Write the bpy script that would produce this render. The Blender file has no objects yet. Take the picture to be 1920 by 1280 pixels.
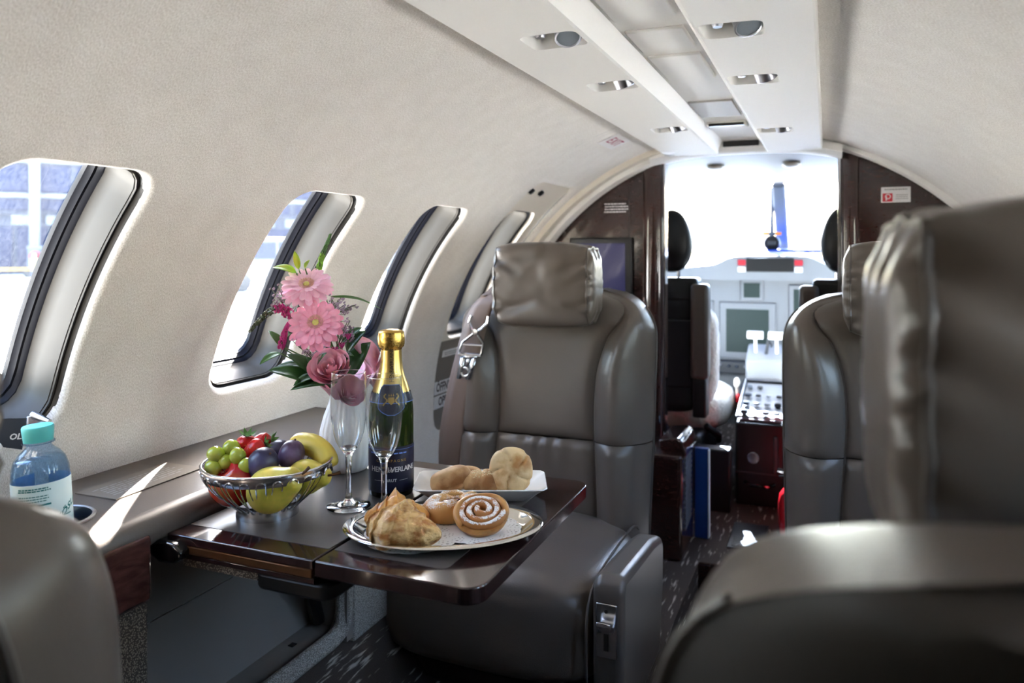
import bpy, bmesh, math, random
from mathutils import Vector, Matrix, noise
sin, cos, pi, sqrt = math.sin, math.cos, math.pi, math.sqrt
R_ = math.radians
random.seed(7)
scene = bpy.context.scene
COL = scene.collection

# ------------------------------------------------------------------ camera
FPX, VX, HY, CAMZ = 1430.0, 1550.0, 470.0, 1.05      # image taken as 1920 x 1280
YAW = math.atan((VX - 960) / FPX)
cam_d = bpy.data.cameras.new('camera'); cam = bpy.data.objects.new('camera', cam_d); COL.objects.link(cam)
cam_d.sensor_width = 36.0; cam_d.sensor_fit = 'HORIZONTAL'; cam_d.lens = FPX / 1920 * 36
cam_d.shift_y = -(640 - HY) / 1920
cam_d.clip_start = 0.02; cam_d.clip_end = 500
cam.location = (0, 0, CAMZ); cam.rotation_euler = (pi / 2, 0, YAW)
cam_d.dof.use_dof = True; cam_d.dof.focus_distance = 1.16; cam_d.dof.aperture_fstop = 4.6
scene.camera = cam

# ------------------------------------------------------------------ sky, sun, exposure
sun_dir = Vector((-.34, 1.28, 1.0)).normalized()
SUN_EL = math.degrees(math.asin(sun_dir.z))
world = bpy.data.worlds.new('world'); scene.world = world; world.use_nodes = True
wn = world.node_tree.nodes; wl = world.node_tree.links
sky = wn.new('ShaderNodeTexSky'); sky.sky_type = 'NISHITA'; sky.sun_disc = False
sky.sun_elevation = R_(SUN_EL); sky.sun_rotation = math.atan2(sun_dir.x, sun_dir.y)
sky.air_density = 1.3; sky.dust_density = 3.0; sky.altitude = 400
wl.new(sky.outputs['Color'], wn['Background'].inputs['Color'])
wn['Background'].inputs['Strength'].default_value = 0.22
sun_d = bpy.data.lights.new('sun', 'SUN'); sun_d.energy = 11.0; sun_d.angle = R_(.55); sun_d.color = (1, .95, .87)
sun = bpy.data.objects.new('sun', sun_d); COL.objects.link(sun)
sun.rotation_euler = sun_dir.to_track_quat('Z', 'Y').to_euler()
sun.location = sun_dir * 30
vs = scene.view_settings
vs.view_transform = 'Standard'; vs.look = 'None'; vs.gamma = 1.0; vs.use_curve_mapping = False
vs.exposure = 4.2
cy = scene.cycles
cy.use_denoising = True; cy.use_adaptive_sampling = True; cy.adaptive_threshold = .045
cy.max_bounces = 12; cy.diffuse_bounces = 7; cy.glossy_bounces = 6
cy.transmission_bounces = 10; cy.transparent_max_bounces = 12
cy.sample_clamp_indirect = 6.0; cy.caustics_reflective = False; cy.caustics_refractive = False
cy.blur_glossy = 0.6

# ------------------------------------------------------------------ mesh helpers
class MB:
    def __init__(s): s.v = []; s.f = []; s.uv = None
    def add(s, v, f):
        o = len(s.v); s.v += [tuple(p) for p in v]; s.f += [tuple(i + o for i in q) for q in f]; return s
    def box(s, c, h, m=None):
        vs_ = [Vector((sx * h[0], sy * h[1], sz * h[2])) for sx in (-1, 1) for sy in (-1, 1) for sz in (-1, 1)]
        if m is not None: vs_ = [m @ p for p in vs_]
        vs_ = [p + Vector(c) for p in vs_]
        return s.add(vs_, [(0, 1, 3, 2), (4, 6, 7, 5), (0, 4, 5, 1), (2, 3, 7, 6), (0, 2, 6, 4), (1, 5, 7, 3)])
    def b(s, x0, x1, y0, y1, z0, z1):
        return s.box(((x0 + x1) / 2, (y0 + y1) / 2, (z0 + z1) / 2), (abs(x1 - x0) / 2, abs(y1 - y0) / 2, abs(z1 - z0) / 2))
    def grid(s, fn, nu, nv, cu=False, cv=False):
        vs_ = [fn(i / (nu if cu else nu - 1), j / (nv if cv else nv - 1)) for i in range(nu) for j in range(nv)]
        fs = []
        for i in range(nu if cu else nu - 1):
            for j in range(nv if cv else nv - 1):
                i2 = (i + 1) % nu; j2 = (j + 1) % nv
                fs.append((i * nv + j, i2 * nv + j, i2 * nv + j2, i * nv + j2))
        return s.add(vs_, fs)
    def lathe(s, prof, seg=32, c=(0, 0, 0), m=None, rib=None):
        vs_ = []; n = len(prof)
        for i in range(seg):
            a = 2 * pi * i / seg
            for (r, z) in prof:
                k = 1 + (rib(a, z) if rib else 0)
                p = Vector((r * k * cos(a), r * k * sin(a), z))
                if m is not None: p = m @ p
                vs_.append(p + Vector(c))
        fs = []
        for i in range(seg):
            i2 = (i + 1) % seg
            for j in range(n - 1):
                fs.append((i * n + j, i2 * n + j, i2 * n + j + 1, i * n + j + 1))
        return s.add(vs_, fs)
    def tube(s, path, r, seg=8, closed=False, cap=True, flat=1.0, up=(0, 0, 1)):
        pts = [Vector(p) for p in path]; n = len(pts)
        rf = r if callable(r) else (lambda t: r)
        vs_ = []; ref = Vector(up); prev = None
        for i, p in enumerate(pts):
            if closed: t = pts[(i + 1) % n] - pts[i - 1]
            else: t = pts[min(i + 1, n - 1)] - pts[max(i - 1, 0)]
            t = t.normalized() if t.length > 1e-9 else Vector((0, 0, 1))
            if prev is None:
                a = ref - t * ref.dot(t)
                if a.length < 1e-3: a = Vector((1, 0, 0)) - t * t.x
            else: a = prev - t * prev.dot(t)
            a.normalize(); prev = a; bb = t.cross(a)
            rr = rf(i / max(1, n - 1))
            for k in range(seg):
                w = 2 * pi * k / seg
                vs_.append(p + a * (rr * flat * cos(w)) + bb * (rr * sin(w)))
        fs = []
        for i in range(n if closed else n - 1):
            i2 = (i + 1) % n
            for k in range(seg):
                k2 = (k + 1) % seg
                fs.append((i * seg + k, i2 * seg + k, i2 * seg + k2, i * seg + k2))
        if cap and not closed:
            fs.append(tuple(range(seg))[::-1]); fs.append(tuple((n - 1) * seg + k for k in range(seg)))
        return s.add(vs_, fs)
    def cube_sphere(s, h, k=2.0, n=10, c=(0, 0, 0), fn=None, m=None):
        idx = {}; vs_ = []; fs = []
        def g(x, y, z):
            key = (x, y, z)
            if key not in idx:
                p = [q / n * 2 - 1 for q in key]
                p = [sin(q * pi / 4) / sin(pi / 4) for q in p]
                d = sum(abs(q) ** k for q in p) ** (1 / k)
                w = Vector([p[i] / d * h[i] for i in range(3)])
                if fn: w = Vector(fn(w))
                if m is not None: w = m @ w
                idx[key] = len(vs_); vs_.append(w + Vector(c))
            return idx[key]
        for i in range(n):
            for j in range(n):
                for e in (0, n):
                    fs.append((g(e, i, j), g(e, i + 1, j), g(e, i + 1, j + 1), g(e, i, j + 1)))
                    fs.append((g(i, e, j), g(i + 1, e, j), g(i + 1, e, j + 1), g(i, e, j + 1)))
                    fs.append((g(i, j, e), g(i + 1, j, e), g(i + 1, j + 1, e), g(i, j + 1, e)))
        return s.add(vs_, fs)
    def prism(s, poly, ax, a0, a1):
        # polygon in the two other axes, extruded along axis ax (0,1,2)
        def P(q, a):
            l = list(q); l.insert(ax, a); return l
        n = len(poly)
        vs_ = [P(q, a0) for q in poly] + [P(q, a1) for q in poly]
        fs = [tuple(range(n)), tuple(range(2 * n - 1, n - 1, -1))] + [(i, n + i, n + (i + 1) % n, (i + 1) % n) for i in range(n)]
        return s.add(vs_, fs)
    def map(s, fn, start=0):
        s.v[start:] = [tuple(fn(Vector(p))) for p in s.v[start:]]; return s

def mesh_of(name, mb, mat, smooth=True, ang=40, recalc=True):
    me = bpy.data.meshes.new(name)
    me.from_pydata(mb.v, [], mb.f)
    if recalc:
        bm = bmesh.new(); bm.from_mesh(me); bmesh.ops.remove_doubles(bm, verts=bm.verts, dist=1e-6)
        bmesh.ops.recalc_face_normals(bm, faces=bm.faces); bm.to_mesh(me); bm.free()
    if smooth:
        me.shade_smooth()
        if ang: me.set_sharp_from_angle(angle=R_(ang))
    if mat is not None: me.materials.append(M[mat] if isinstance(mat, str) else mat)
    return me
def obj(name, mb, mat, parent=None, smooth=True, ang=40, bevel=None, sub=0, loc=None, rot=None, recalc=True):
    me = mesh_of(name, mb, mat, smooth, ang, recalc)
    o = bpy.data.objects.new(name, me); COL.objects.link(o)
    if parent is not None: o.parent = parent
    if loc is not None: o.location = loc
    if rot is not None: o.rotation_euler = rot
    if bevel:
        md = o.modifiers.new('bevel', 'BEVEL'); md.width = bevel[0]; md.segments = bevel[1]; md.limit_method = 'ANGLE'; md.angle_limit = R_(35)
        md.harden_normals = False
    if sub:
        md = o.modifiers.new('sub', 'SUBSURF'); md.levels = sub; md.render_levels = sub
    return o
def empty(name, loc=(0, 0, 0), rz=0):
    o = bpy.data.objects.new(name, None); COL.objects.link(o); o.location = loc; o.rotation_euler = (0, 0, rz); o.empty_display_size = .05
    return o
def tag(o, label, cat, group=None, kind=None):
    o['label'] = label; o['category'] = cat
    if group: o['group'] = group
    if kind: o['kind'] = kind
    return o
def struct(o): o['kind'] = 'structure'; return o
def copy_tree(o, parent=None):
    c = o.copy(); COL.objects.link(c); c.parent = parent
    for ch in list(o.children): copy_tree(ch, c)
    return c
def cat_interp(pts, t):
    if t <= pts[0][0]: return pts[0][1]
    for i in range(len(pts) - 1):
        if t <= pts[i + 1][0]:
            x0, y0 = pts[i]; x1, y1 = pts[i + 1]
            m0 = (y1 - pts[i - 1][1]) / (x1 - pts[i - 1][0]) if i > 0 else (y1 - y0) / (x1 - x0)
            m1 = (pts[i + 2][1] - y0) / (pts[i + 2][0] - x0) if i + 2 < len(pts) else (y1 - y0) / (x1 - x0)
            h = x1 - x0; u = (t - x0) / h
            return (2*u**3-3*u*u+1)*y0 + (u**3-2*u*u+u)*h*m0 + (-2*u**3+3*u*u)*y1 + (u**3-u*u)*h*m1
    return pts[-1][1]
def spline(pts, n):
    ts = list(range(len(pts)))
    return [Vector([cat_interp([(ts[i], pts[i][k]) for i in ts], q * (len(pts) - 1) / (n - 1)) for k in range(3)]) for q in range(n)]
def rrect(hw, hh, r, n=96):
    """points of a rounded rectangle, listed by polar angle"""
    out = []
    for i in range(n):
        a = 2 * pi * i / n; dx, dy = cos(a), sin(a)
        lo, hi = 0, 2 * (hw + hh)
        for _ in range(40):
            m_ = (lo + hi) / 2; x, y = abs(dx * m_), abs(dy * m_)
            qx, qy = x - (hw - r), y - (hh - r)
            d = sqrt(max(qx, 0) ** 2 + max(qy, 0) ** 2) + min(max(qx, qy), 0) - r
            if d > 0: hi = m_
            else: lo = m_
        out.append((dx * lo, dy * lo))
    return out
def angles_rect(x0, x1, y0, y1, n):
    """n rect-boundary points around origin, by the same polar angles, corners snapped"""
    pts = []
    for i in range(n):
        a = 2 * pi * i / n; dx, dy = cos(a), sin(a)
        t = min((x1 / dx if dx > 1e-9 else 1e9), (x0 / dx if dx < -1e-9 else 1e9), (y1 / dy if dy > 1e-9 else 1e9), (y0 / dy if dy < -1e-9 else 1e9))
        pts.append([dx * t, dy * t])
    for cxn in (x0, x1):
        for cyn in (y0, y1):
            k = min(range(n), key=lambda q: (pts[q][0] - cxn) ** 2 + (pts[q][1] - cyn) ** 2); pts[k] = [cxn, cyn]
    return pts
def plate_hole(mb, hole, rect, fn, K=12, n=96):
    """sheet with a hole: hole = list of contour points about 0; rect = bounds about 0; fn(u,v)->xyz"""
    outer = angles_rect(*rect, n)
    vs_ = []
    for k in range(K + 1):
        t = (k / K) ** 1.4
        for i in range(n):
            vs_.append(fn(hole[i][0] * (1 - t) + outer[i][0] * t, hole[i][1] * (1 - t) + outer[i][1] * t))
    fs = [(k * n + i, k * n + (i + 1) % n, (k + 1) * n + (i + 1) % n, (k + 1) * n + i) for k in range(K) for i in range(n)]
    mb.add(vs_, fs)
def loft(mb, rings, close=False):
    n = len(rings[0]); vs_ = [p for r in rings for p in r]
    fs = [(k * n + i, k * n + (i + 1) % n, (k + 1) * n + (i + 1) % n, (k + 1) * n + i) for k in range(len(rings) - 1) for i in range(n)]
    if close: fs.append(tuple((len(rings) - 1) * n + i for i in range(n)))
    mb.add(vs_, fs)
_tc = {}
def text_geo(body, size=1.0, ext=0.0, bold=0.0, shear=0.0, spacing=1.0):
    key = (body, size, ext, bold, shear, spacing)
    if key not in _tc:
        cu = bpy.data.curves.new('t', 'FONT'); cu.body = body; cu.size = size; cu.extrude = ext; cu.offset = bold; cu.shear = shear
        cu.space_character = spacing; cu.resolution_u = 2
        cu.align_x = 'CENTER'; cu.align_y = 'CENTER'
        ob = bpy.data.objects.new('t', cu); COL.objects.link(ob)
        dg = bpy.context.evaluated_depsgraph_get(); me = bpy.data.meshes.new_from_object(ob.evaluated_get(dg))
        _tc[key] = ([tuple(v.co) for v in me.vertices], [tuple(p.vertices) for p in me.polygons])
        bpy.data.objects.remove(ob); bpy.data.curves.remove(cu); bpy.data.meshes.remove(me)
    return _tc[key]
def text_on(mb, body, size, fn, **kw):
    """lay lettering with fn(tx, ty) -> xyz"""
    v, f = text_geo(body, size, **kw)
    mb.add([fn(p[0], p[1]) for p in v], f)
def dashes_on(mb, rows, w, h, fn, seed=1, lh=.55):
    """rows of tiny word-like bars: print too small to read"""
    rr = random.Random(seed)
    for r in range(rows):
        y = h / 2 - h * (r + .5) / rows; x = -w / 2 + rr.uniform(0, .08) * w; xe = w / 2 - rr.uniform(0, .15) * w
        while x < xe:
            l = min(rr.uniform(.04, .12) * w, xe - x); hh = h / rows * lh / 2
            mb.add([fn(x, y - hh), fn(x + l, y - hh), fn(x + l, y + hh), fn(x, y + hh)], [(0, 1, 2, 3)])
            x += l + .018 * w
# ------------------------------------------------------------------ materials
M = {}
def srgb(c):
    return tuple((q / 255 / 12.92 if q <= 10 else ((q / 255 + .055) / 1.055) ** 2.4) for q in c) + (1.0,)
def mat(name, col, rough=.5, metal=0., coat=0., spec=.5, bump=None, var=None, trans=0., ior=1.45, sheen=0., emit=None, sss=0., aniso=None):
    m = bpy.data.materials.new(name); m.use_nodes = True; nt = m.node_tree; N = nt.nodes; L = nt.links; p = N['Principled BSDF']
    p.inputs['Base Color'].default_value = srgb(col); p.inputs['Roughness'].default_value = rough; p.inputs['Metallic'].default_value = metal
    p.inputs['Coat Weight'].default_value = coat; p.inputs['Coat Roughness'].default_value = .06; p.inputs['Specular IOR Level'].default_value = spec
    p.inputs['Transmission Weight'].default_value = trans; p.inputs['IOR'].default_value = ior
    p.inputs['Sheen Weight'].default_value = sheen
    if sss: p.inputs['Subsurface Weight'].default_value = sss; p.inputs['Subsurface Radius'].default_value = (.01, .004, .002); p.inputs['Subsurface Scale'].default_value = .5
    if emit: p.inputs['Emission Color'].default_value = srgb(emit[0]); p.inputs['Emission Strength'].default_value = emit[1]
    tc = N.new('ShaderNodeTexCoord')
    if var:   # (scale, second colour, low, high[, xyz stretch])
        nz = N.new('ShaderNodeTexNoise'); nz.inputs['Scale'].default_value = var[0]; nz.inputs['Detail'].default_value = 5
        src = tc.outputs['Object']
        if len(var) > 4:
            mp = N.new('ShaderNodeMapping'); mp.inputs['Scale'].default_value = var[4]; L.new(src, mp.inputs['Vector']); src = mp.outputs['Vector']
        L.new(src, nz.inputs['Vector'])
        rp = N.new('ShaderNodeValToRGB'); rp.color_ramp.elements[0].position = var[2]; rp.color_ramp.elements[1].position = var[3]
        rp.color_ramp.elements[0].color = srgb(col); rp.color_ramp.elements[1].color = srgb(var[1])
        L.new(nz.outputs['Fac'], rp.inputs['Fac']); L.new(rp.outputs['Color'], p.inputs['Base Color'])
    if bump:  # (scale, strength, distance, kind)
        kind = bump[3] if len(bump) > 3 else 'noise'
        if kind == 'voronoi':
            nz = N.new('ShaderNodeTexVoronoi'); out = nz.outputs['Distance']
        else:
            nz = N.new('ShaderNodeTexNoise'); nz.inputs['Detail'].default_value = 4; out = nz.outputs['Fac']
        nz.inputs['Scale'].default_value = bump[0]; L.new(tc.outputs['Object'], nz.inputs['Vector'])
        bp = N.new('ShaderNodeBump'); bp.inputs['Strength'].default_value = bump[1]; bp.inputs['Distance'].default_value = bump[2]
        L.new(out, bp.inputs['Height']); L.new(bp.outputs['Normal'], p.inputs['Normal'])
    M[name] = m
    return m
LEA = (97, 87, 79)
mat('leather', LEA, .29, spec=.5, bump=(420, .12, .0012, 'voronoi'), var=(6, (92, 83, 76), .35, .7))
mat('leather_smooth', (92, 83, 76), .33, spec=.5, var=(5, (86, 78, 71), .35, .7))
mat('leather_back', (58, 52, 48), .5, spec=.3, bump=(380, .1, .001, 'voronoi'))
mat('leather_dark', (34, 32, 31), .5)
mat('piping', (84, 76, 70), .4)
mat('ledge', (98, 89, 82), .40, spec=.45, bump=(500, .08, .001, 'voronoi'))
mat('table_inset', (84, 77, 72), .34, spec=.5, bump=(600, .05, .0006, 'voronoi'))
mat('ceiling_plastic', (243, 241, 236), .6, spec=.2, bump=(900, .04, .0006))
mat('panel_grey', (122, 116, 110), .5, spec=.35, bump=(500, .05, .0006, 'voronoi'))
mat('hatch_taupe', (124, 116, 107), .5, spec=.3, bump=(500, .05, .0006, 'voronoi'))
mat('trim_cream', (226, 218, 204), .42, spec=.35)
mat('reveal', (70, 65, 58), .5, spec=.3)
mat('rubber', (13, 15, 24), .4, spec=.2)
mat('black', (14, 14, 15), .4)
mat('black_gloss', (12, 11, 12), .12, coat=.6)
mat('black_leather', (22, 23, 25), .38, bump=(200, .15, .002))
mat('chrome', (225, 225, 228), .09, metal=1)
mat('steel', (205, 205, 208), .22, metal=1)
mat('silver_plate', (232, 230, 226), .07, metal=1, bump=(30, .02, .002))
mat('brushed', (190, 192, 198), .3, metal=1)
mat('gold_foil', (226, 186, 96), .26, metal=1, bump=(140, .35, .003))
mat('gold_plain', (224, 190, 112), .3, metal=1, bump=(300, .05, .001))
mat('gold_print', (196, 160, 84), .4, metal=.6)
mat('bronze', (120, 84, 56), .3, metal=.7)
mat('white_china', (240, 239, 236), .18, spec=.5, coat=.3)
mat('vase_white', (236, 235, 233), .42, spec=.4)
mat('paper_white', (238, 238, 236), .7)
mat('placard_white', (230, 228, 226), .5)
mat('ink_white', (205, 205, 205), .6)
mat('ink_grey', (150, 146, 142), .6)
mat('ink_brown', (62, 40, 38), .6)
mat('ink_red', (196, 34, 48), .6)
mat('ink_magenta', (178, 48, 96), .6)
mat('ink_teal', (24, 116, 120), .6)
mat('ink_black', (22, 20, 20), .6)
mat('ink_blue', (96, 130, 210), .5)
mat('label_navy', (16, 20, 46), .35, coat=.2)
mat('label_paper', (214, 236, 240), .55)
mat('cap_teal', (92, 196, 196), .4, sss=.1)
mat('screen', (26, 27, 60), .3, coat=.2, emit=((38, 38, 92), .02))
mat('screen_cockpit', (44, 58, 54), .45, spec=.2)
mat('bezel', (24, 23, 24), .35)
mat('blue_folder', (22, 62, 132), .35)
mat('blue_cloth', (40, 80, 190), .5)
mat('red_paint', (178, 16, 26), .25, coat=.5)
mat('panel_white', (128, 130, 134), .5)
mat('grey_mid', (132, 134, 138), .5)
mat('grey_dark', (60, 61, 64), .5)
mat('speaker_grey', (196, 192, 186), .6, bump=(1500, .2, .001, 'voronoi'))
mat('lens_grey', (150, 160, 168), .1, coat=.7, spec=.7)
mat('sheepskin', (240, 236, 226), .9, sheen=.6, bump=(90, .9, .01))
mat('webbing', (120, 104, 96), .55, bump=(700, .2, .001), spec=.3)
mat('asphalt', (222, 220, 214), .9, var=(.6, (206, 204, 199), .4, .7))
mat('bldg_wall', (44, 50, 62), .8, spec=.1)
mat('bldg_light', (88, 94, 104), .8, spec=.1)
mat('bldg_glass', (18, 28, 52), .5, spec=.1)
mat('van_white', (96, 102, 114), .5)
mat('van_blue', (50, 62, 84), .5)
mat('tyre', (30, 30, 32), .7)
mat('yellow_paint', (150, 116, 30), .6)
mat('hi_vis', (132, 156, 44), .8)
mat('trousers', (44, 50, 74), .8)
mat('skin', (206, 160, 130), .6)
mat('dark_car', (34, 40, 54), .3, coat=.2)
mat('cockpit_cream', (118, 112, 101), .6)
# wood veneer
def wood(name, c1, c2, scale=3.0, stretch=(1, 9, 1)):
    m = mat(name, c1, .14, coat=.7, spec=.5); nt = m.node_tree; N = nt.nodes; L = nt.links; p = N['Principled BSDF']
    tc = N.new('ShaderNodeTexCoord'); mp = N.new('ShaderNodeMapping'); mp.inputs['Scale'].default_value = stretch
    nz = N.new('ShaderNodeTexNoise'); nz.inputs['Scale'].default_value = scale * 6; nz.inputs['Detail'].default_value = 8; nz.inputs['Distortion'].default_value = 1.6
    rp = N.new('ShaderNodeValToRGB'); rp.color_ramp.elements[0].color = srgb(c1); rp.color_ramp.elements[1].color = srgb(c2)
    rp.color_ramp.elements[0].position = .35; rp.color_ramp.elements[1].position = .75
    L.new(tc.outputs['Object'], mp.inputs['Vector']); L.new(mp.outputs['Vector'], nz.inputs['Vector']); L.new(nz.outputs['Fac'], rp.inputs['Fac']); L.new(rp.outputs['Color'], p.inputs['Base Color'])
wood('wood_dark', (38, 22, 20), (64, 36, 30), 3, (3, 3, 12))
wood('wood_table', (34, 20, 20), (58, 34, 32), 3, (3, 14, 3))
wood('wood_panel', (56, 32, 30), (92, 58, 52), 1.6, (3, 2, 5)); M['wood_panel'].node_tree.nodes['Principled BSDF'].inputs['Coat Weight'].default_value = .25
# woven wall fabric (UV in metres)
def fabric(name, c1, c2):
    m = mat(name, c1, .85, spec=.2, sheen=.15); nt = m.node_tree; N = nt.nodes; L = nt.links; p = N['Principled BSDF']
    tc = N.new('ShaderNodeTexCoord'); mp = N.new('ShaderNodeMapping'); mp.inputs['Rotation'].default_value = (0, 0, R_(38)); mp.inputs['Scale'].default_value = (1, 2.2, 1)
    w1 = N.new('ShaderNodeTexNoise'); w1.inputs['Scale'].default_value = 330; w1.inputs['Detail'].default_value = 2
    w2 = N.new('ShaderNodeTexNoise'); w2.inputs['Scale'].default_value = 26; w2.inputs['Detail'].default_value = 5
    L.new(tc.outputs['UV'], mp.inputs['Vector']); L.new(mp.outputs['Vector'], w1.inputs['Vector']); L.new(tc.outputs['UV'], w2.inputs['Vector'])
    mx = N.new('ShaderNodeMath'); mx.operation = 'MULTIPLY_ADD'; mx.inputs[1].default_value = .86; L.new(w1.outputs['Fac'], mx.inputs[0])
    sc = N.new('ShaderNodeMath'); sc.operation = 'MULTIPLY'; sc.inputs[1].default_value = .16; L.new(w2.outputs['Fac'], sc.inputs[0]); L.new(sc.outputs[0], mx.inputs[2])
    rp = N.new('ShaderNodeValToRGB'); rp.color_ramp.elements[0].position = .34; rp.color_ramp.elements[1].position = .68
    rp.color_ramp.elements[0].color = srgb(c2); rp.color_ramp.elements[1].color = srgb(c1)
    L.new(mx.outputs[0], rp.inputs['Fac']); L.new(rp.outputs['Color'], p.inputs['Base Color'])
    bp = N.new('ShaderNodeBump'); bp.inputs['Strength'].default_value = .35; bp.inputs['Distance'].default_value = .0016
    L.new(w1.outputs['Fac'], bp.inputs['Height']); L.new(bp.outputs['Normal'], p.inputs['Normal'])
fabric('wall_fabric', (245, 241, 235), (206, 199, 189))
# shagreen: pale grains on dark
def voro(name, base, grain, scale, lo, hi, rough=.6, bump=.4):
    m = mat(name, base, rough); nt = m.node_tree; N = nt.nodes; L = nt.links; p = N['Principled BSDF']
    tc = N.new('ShaderNodeTexCoord'); v = N.new('ShaderNodeTexVoronoi'); v.inputs['Scale'].default_value = scale
    L.new(tc.outputs['Object'], v.inputs['Vector'])
    rp = N.new('ShaderNodeValToRGB'); rp.color_ramp.elements[0].position = lo; rp.color_ramp.elements[1].position = hi
    rp.color_ramp.elements[0].color = srgb(grain); rp.color_ramp.elements[1].color = srgb(base)
    L.new(v.outputs['Distance'], rp.inputs['Fac']); L.new(rp.outputs['Color'], p.inputs['Base Color'])
    bp = N.new('ShaderNodeBump'); bp.inputs['Strength'].default_value = bump; bp.inputs['Distance'].default_value = .001; bp.invert = True
    L.new(v.outputs['Distance'], bp.inputs['Height']); L.new(bp.outputs['Normal'], p.inputs['Normal'])
    return m
voro('shagreen', (66, 58, 50), (150, 140, 124), 440, .32, .5)
voro('rail_speckle', (112, 108, 102), (176, 172, 164), 520, .3, .6, .6, .2)
voro('doily', (226, 224, 222), (246, 246, 245), 300, .35, .5, .8, .0)
# carpet with pale dashes along the aisle
def carpet():
    m = mat('carpet', (52, 45, 42), .95, spec=.1); nt = m.node_tree; N = nt.nodes; L = nt.links; p = N['Principled BSDF']
    tc = N.new('ShaderNodeTexCoord'); mp = N.new('ShaderNodeMapping'); mp.inputs['Scale'].default_value = (105, 13, 105)
    nz = N.new('ShaderNodeTexNoise'); nz.inputs['Scale'].default_value = 1; nz.inputs['Detail'].default_value = 3
    L.new(tc.outputs['Object'], mp.inputs['Vector']); L.new(mp.outputs['Vector'], nz.inputs['Vector'])
    rp = N.new('ShaderNodeValToRGB'); e = rp.color_ramp.elements; e[0].position = .6; e[0].color = srgb((68, 60, 55)); e[1].position = .68; e[1].color = srgb((160, 152, 144))
    L.new(nz.outputs['Fac'], rp.inputs['Fac']); L.new(rp.outputs['Color'], p.inputs['Base Color'])
    n2 = N.new('ShaderNodeTexNoise'); n2.inputs['Scale'].default_value = 400; L.new(tc.outputs['Object'], n2.inputs['Vector'])
    bp = N.new('ShaderNodeBump'); bp.inputs['Strength'].default_value = .6; bp.inputs['Distance'].default_value = .003
    L.new(n2.outputs['Fac'], bp.inputs['Height']); L.new(bp.outputs['Normal'], p.inputs['Normal'])
carpet()
# clear sheet (window panes, glare mixed in as a milky haze) and solid glass
def pane(name, haze_mix=.05, tint=(235, 242, 250), refl=.03, pw_=5.0):
    m = bpy.data.materials.new(name); m.use_nodes = True; N = m.node_tree.nodes; L = m.node_tree.links; N.remove(N['Principled BSDF'])
    tr = N.new('ShaderNodeBsdfTransparent'); tr.inputs['Color'].default_value = srgb(tint)
    gl = N.new('ShaderNodeBsdfGlossy'); gl.inputs['Roughness'].default_value = .03
    df = N.new('ShaderNodeBsdfTranslucent'); df.inputs['Color'].default_value = srgb((225, 232, 245))
    lw = N.new('ShaderNodeLayerWeight'); lw.inputs['Blend'].default_value = .5
    pw = N.new('ShaderNodeMath'); pw.operation = 'POWER'; pw.inputs[1].default_value = pw_; L.new(lw.outputs['Facing'], pw.inputs[0])
    fr = N.new('ShaderNodeMath'); fr.operation = 'MULTIPLY_ADD'; fr.inputs[1].default_value = .8; fr.inputs[2].default_value = refl; L.new(pw.outputs[0], fr.inputs[0])
    nz = N.new('ShaderNodeTexNoise'); nz.inputs['Scale'].default_value = 40; mu = N.new('ShaderNodeMath'); mu.operation = 'MULTIPLY'; mu.inputs[1].default_value = haze_mix * 2
    L.new(nz.outputs['Fac'], mu.inputs[0])
    m1 = N.new('ShaderNodeMixShader'); m2 = N.new('ShaderNodeMixShader')
    L.new(mu.outputs[0], m1.inputs[0]); L.new(tr.outputs[0], m1.inputs[1]); L.new(df.outputs[0], m1.inputs[2])
    L.new(fr.outputs[0], m2.inputs[0]); L.new(m1.outputs[0], m2.inputs[1]); L.new(gl.outputs[0], m2.inputs[2])
    L.new(m2.outputs[0], N['Material Output'].inputs['Surface']); M[name] = m
pane('window_pane', .010, (247, 250, 254))
pane('windscreen', .004, (172, 190, 216))
pane('pet_blue', .03, (214, 230, 244)); pane('water_thin', .01, (226, 238, 246)); pane('thin_glass', .004, (248, 250, 252), .075, 2.6)
mat('glass', (255, 255, 255), .0, trans=1.0, ior=1.5)
mat('bottle_green', (58, 84, 22), .02, trans=.75, ior=1.5)
mat('wine', (26, 18, 8), .05)
mat('water', (214, 230, 240), .0, trans=1.0, ior=1.33)
# ================================================================== THE CABIN SHELL
CX, ZC, RW = -.23, .587, .81          # fuselage axis and lining radius
FZ = .17                              # cabin floor
YB0, YB1 = -1.0, 2.40                 # rear wall, front dividers
def cylp(sgn, s, y, R):               # s = arc length above the axis height
    th = s / RW
    return Vector((CX + sgn * R * cos(th), y, ZC + R * sin(th)))
def uv_wall(o):
    me = o.data; uv = me.uv_layers.new(name='uv')
    for lp in me.loops:
        c = me.vertices[lp.vertex_index].co
        th = math.atan2(c.z - ZC, abs(c.x - CX)); uv.data[lp.index].uv = (th * RW, c.y)
WS, WHH, WHW, WRC = .415, .213, .113, .05     # window centre arc, half height, half width, corner radius
S_TOP, S_BOT = R_(80) * RW, R_(-24) * RW
LEFT_W = [.185, .652, 1.148, 1.600]
RIGHT_W = [.185, .652, 1.148, 1.600, 2.06]
HATCH = (2.10, .17, .345, .42)
def hole_pts(inset, n=96): return rrect(WHH - inset, WHW - inset, max(.012, WRC - inset * .6), n)
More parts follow.
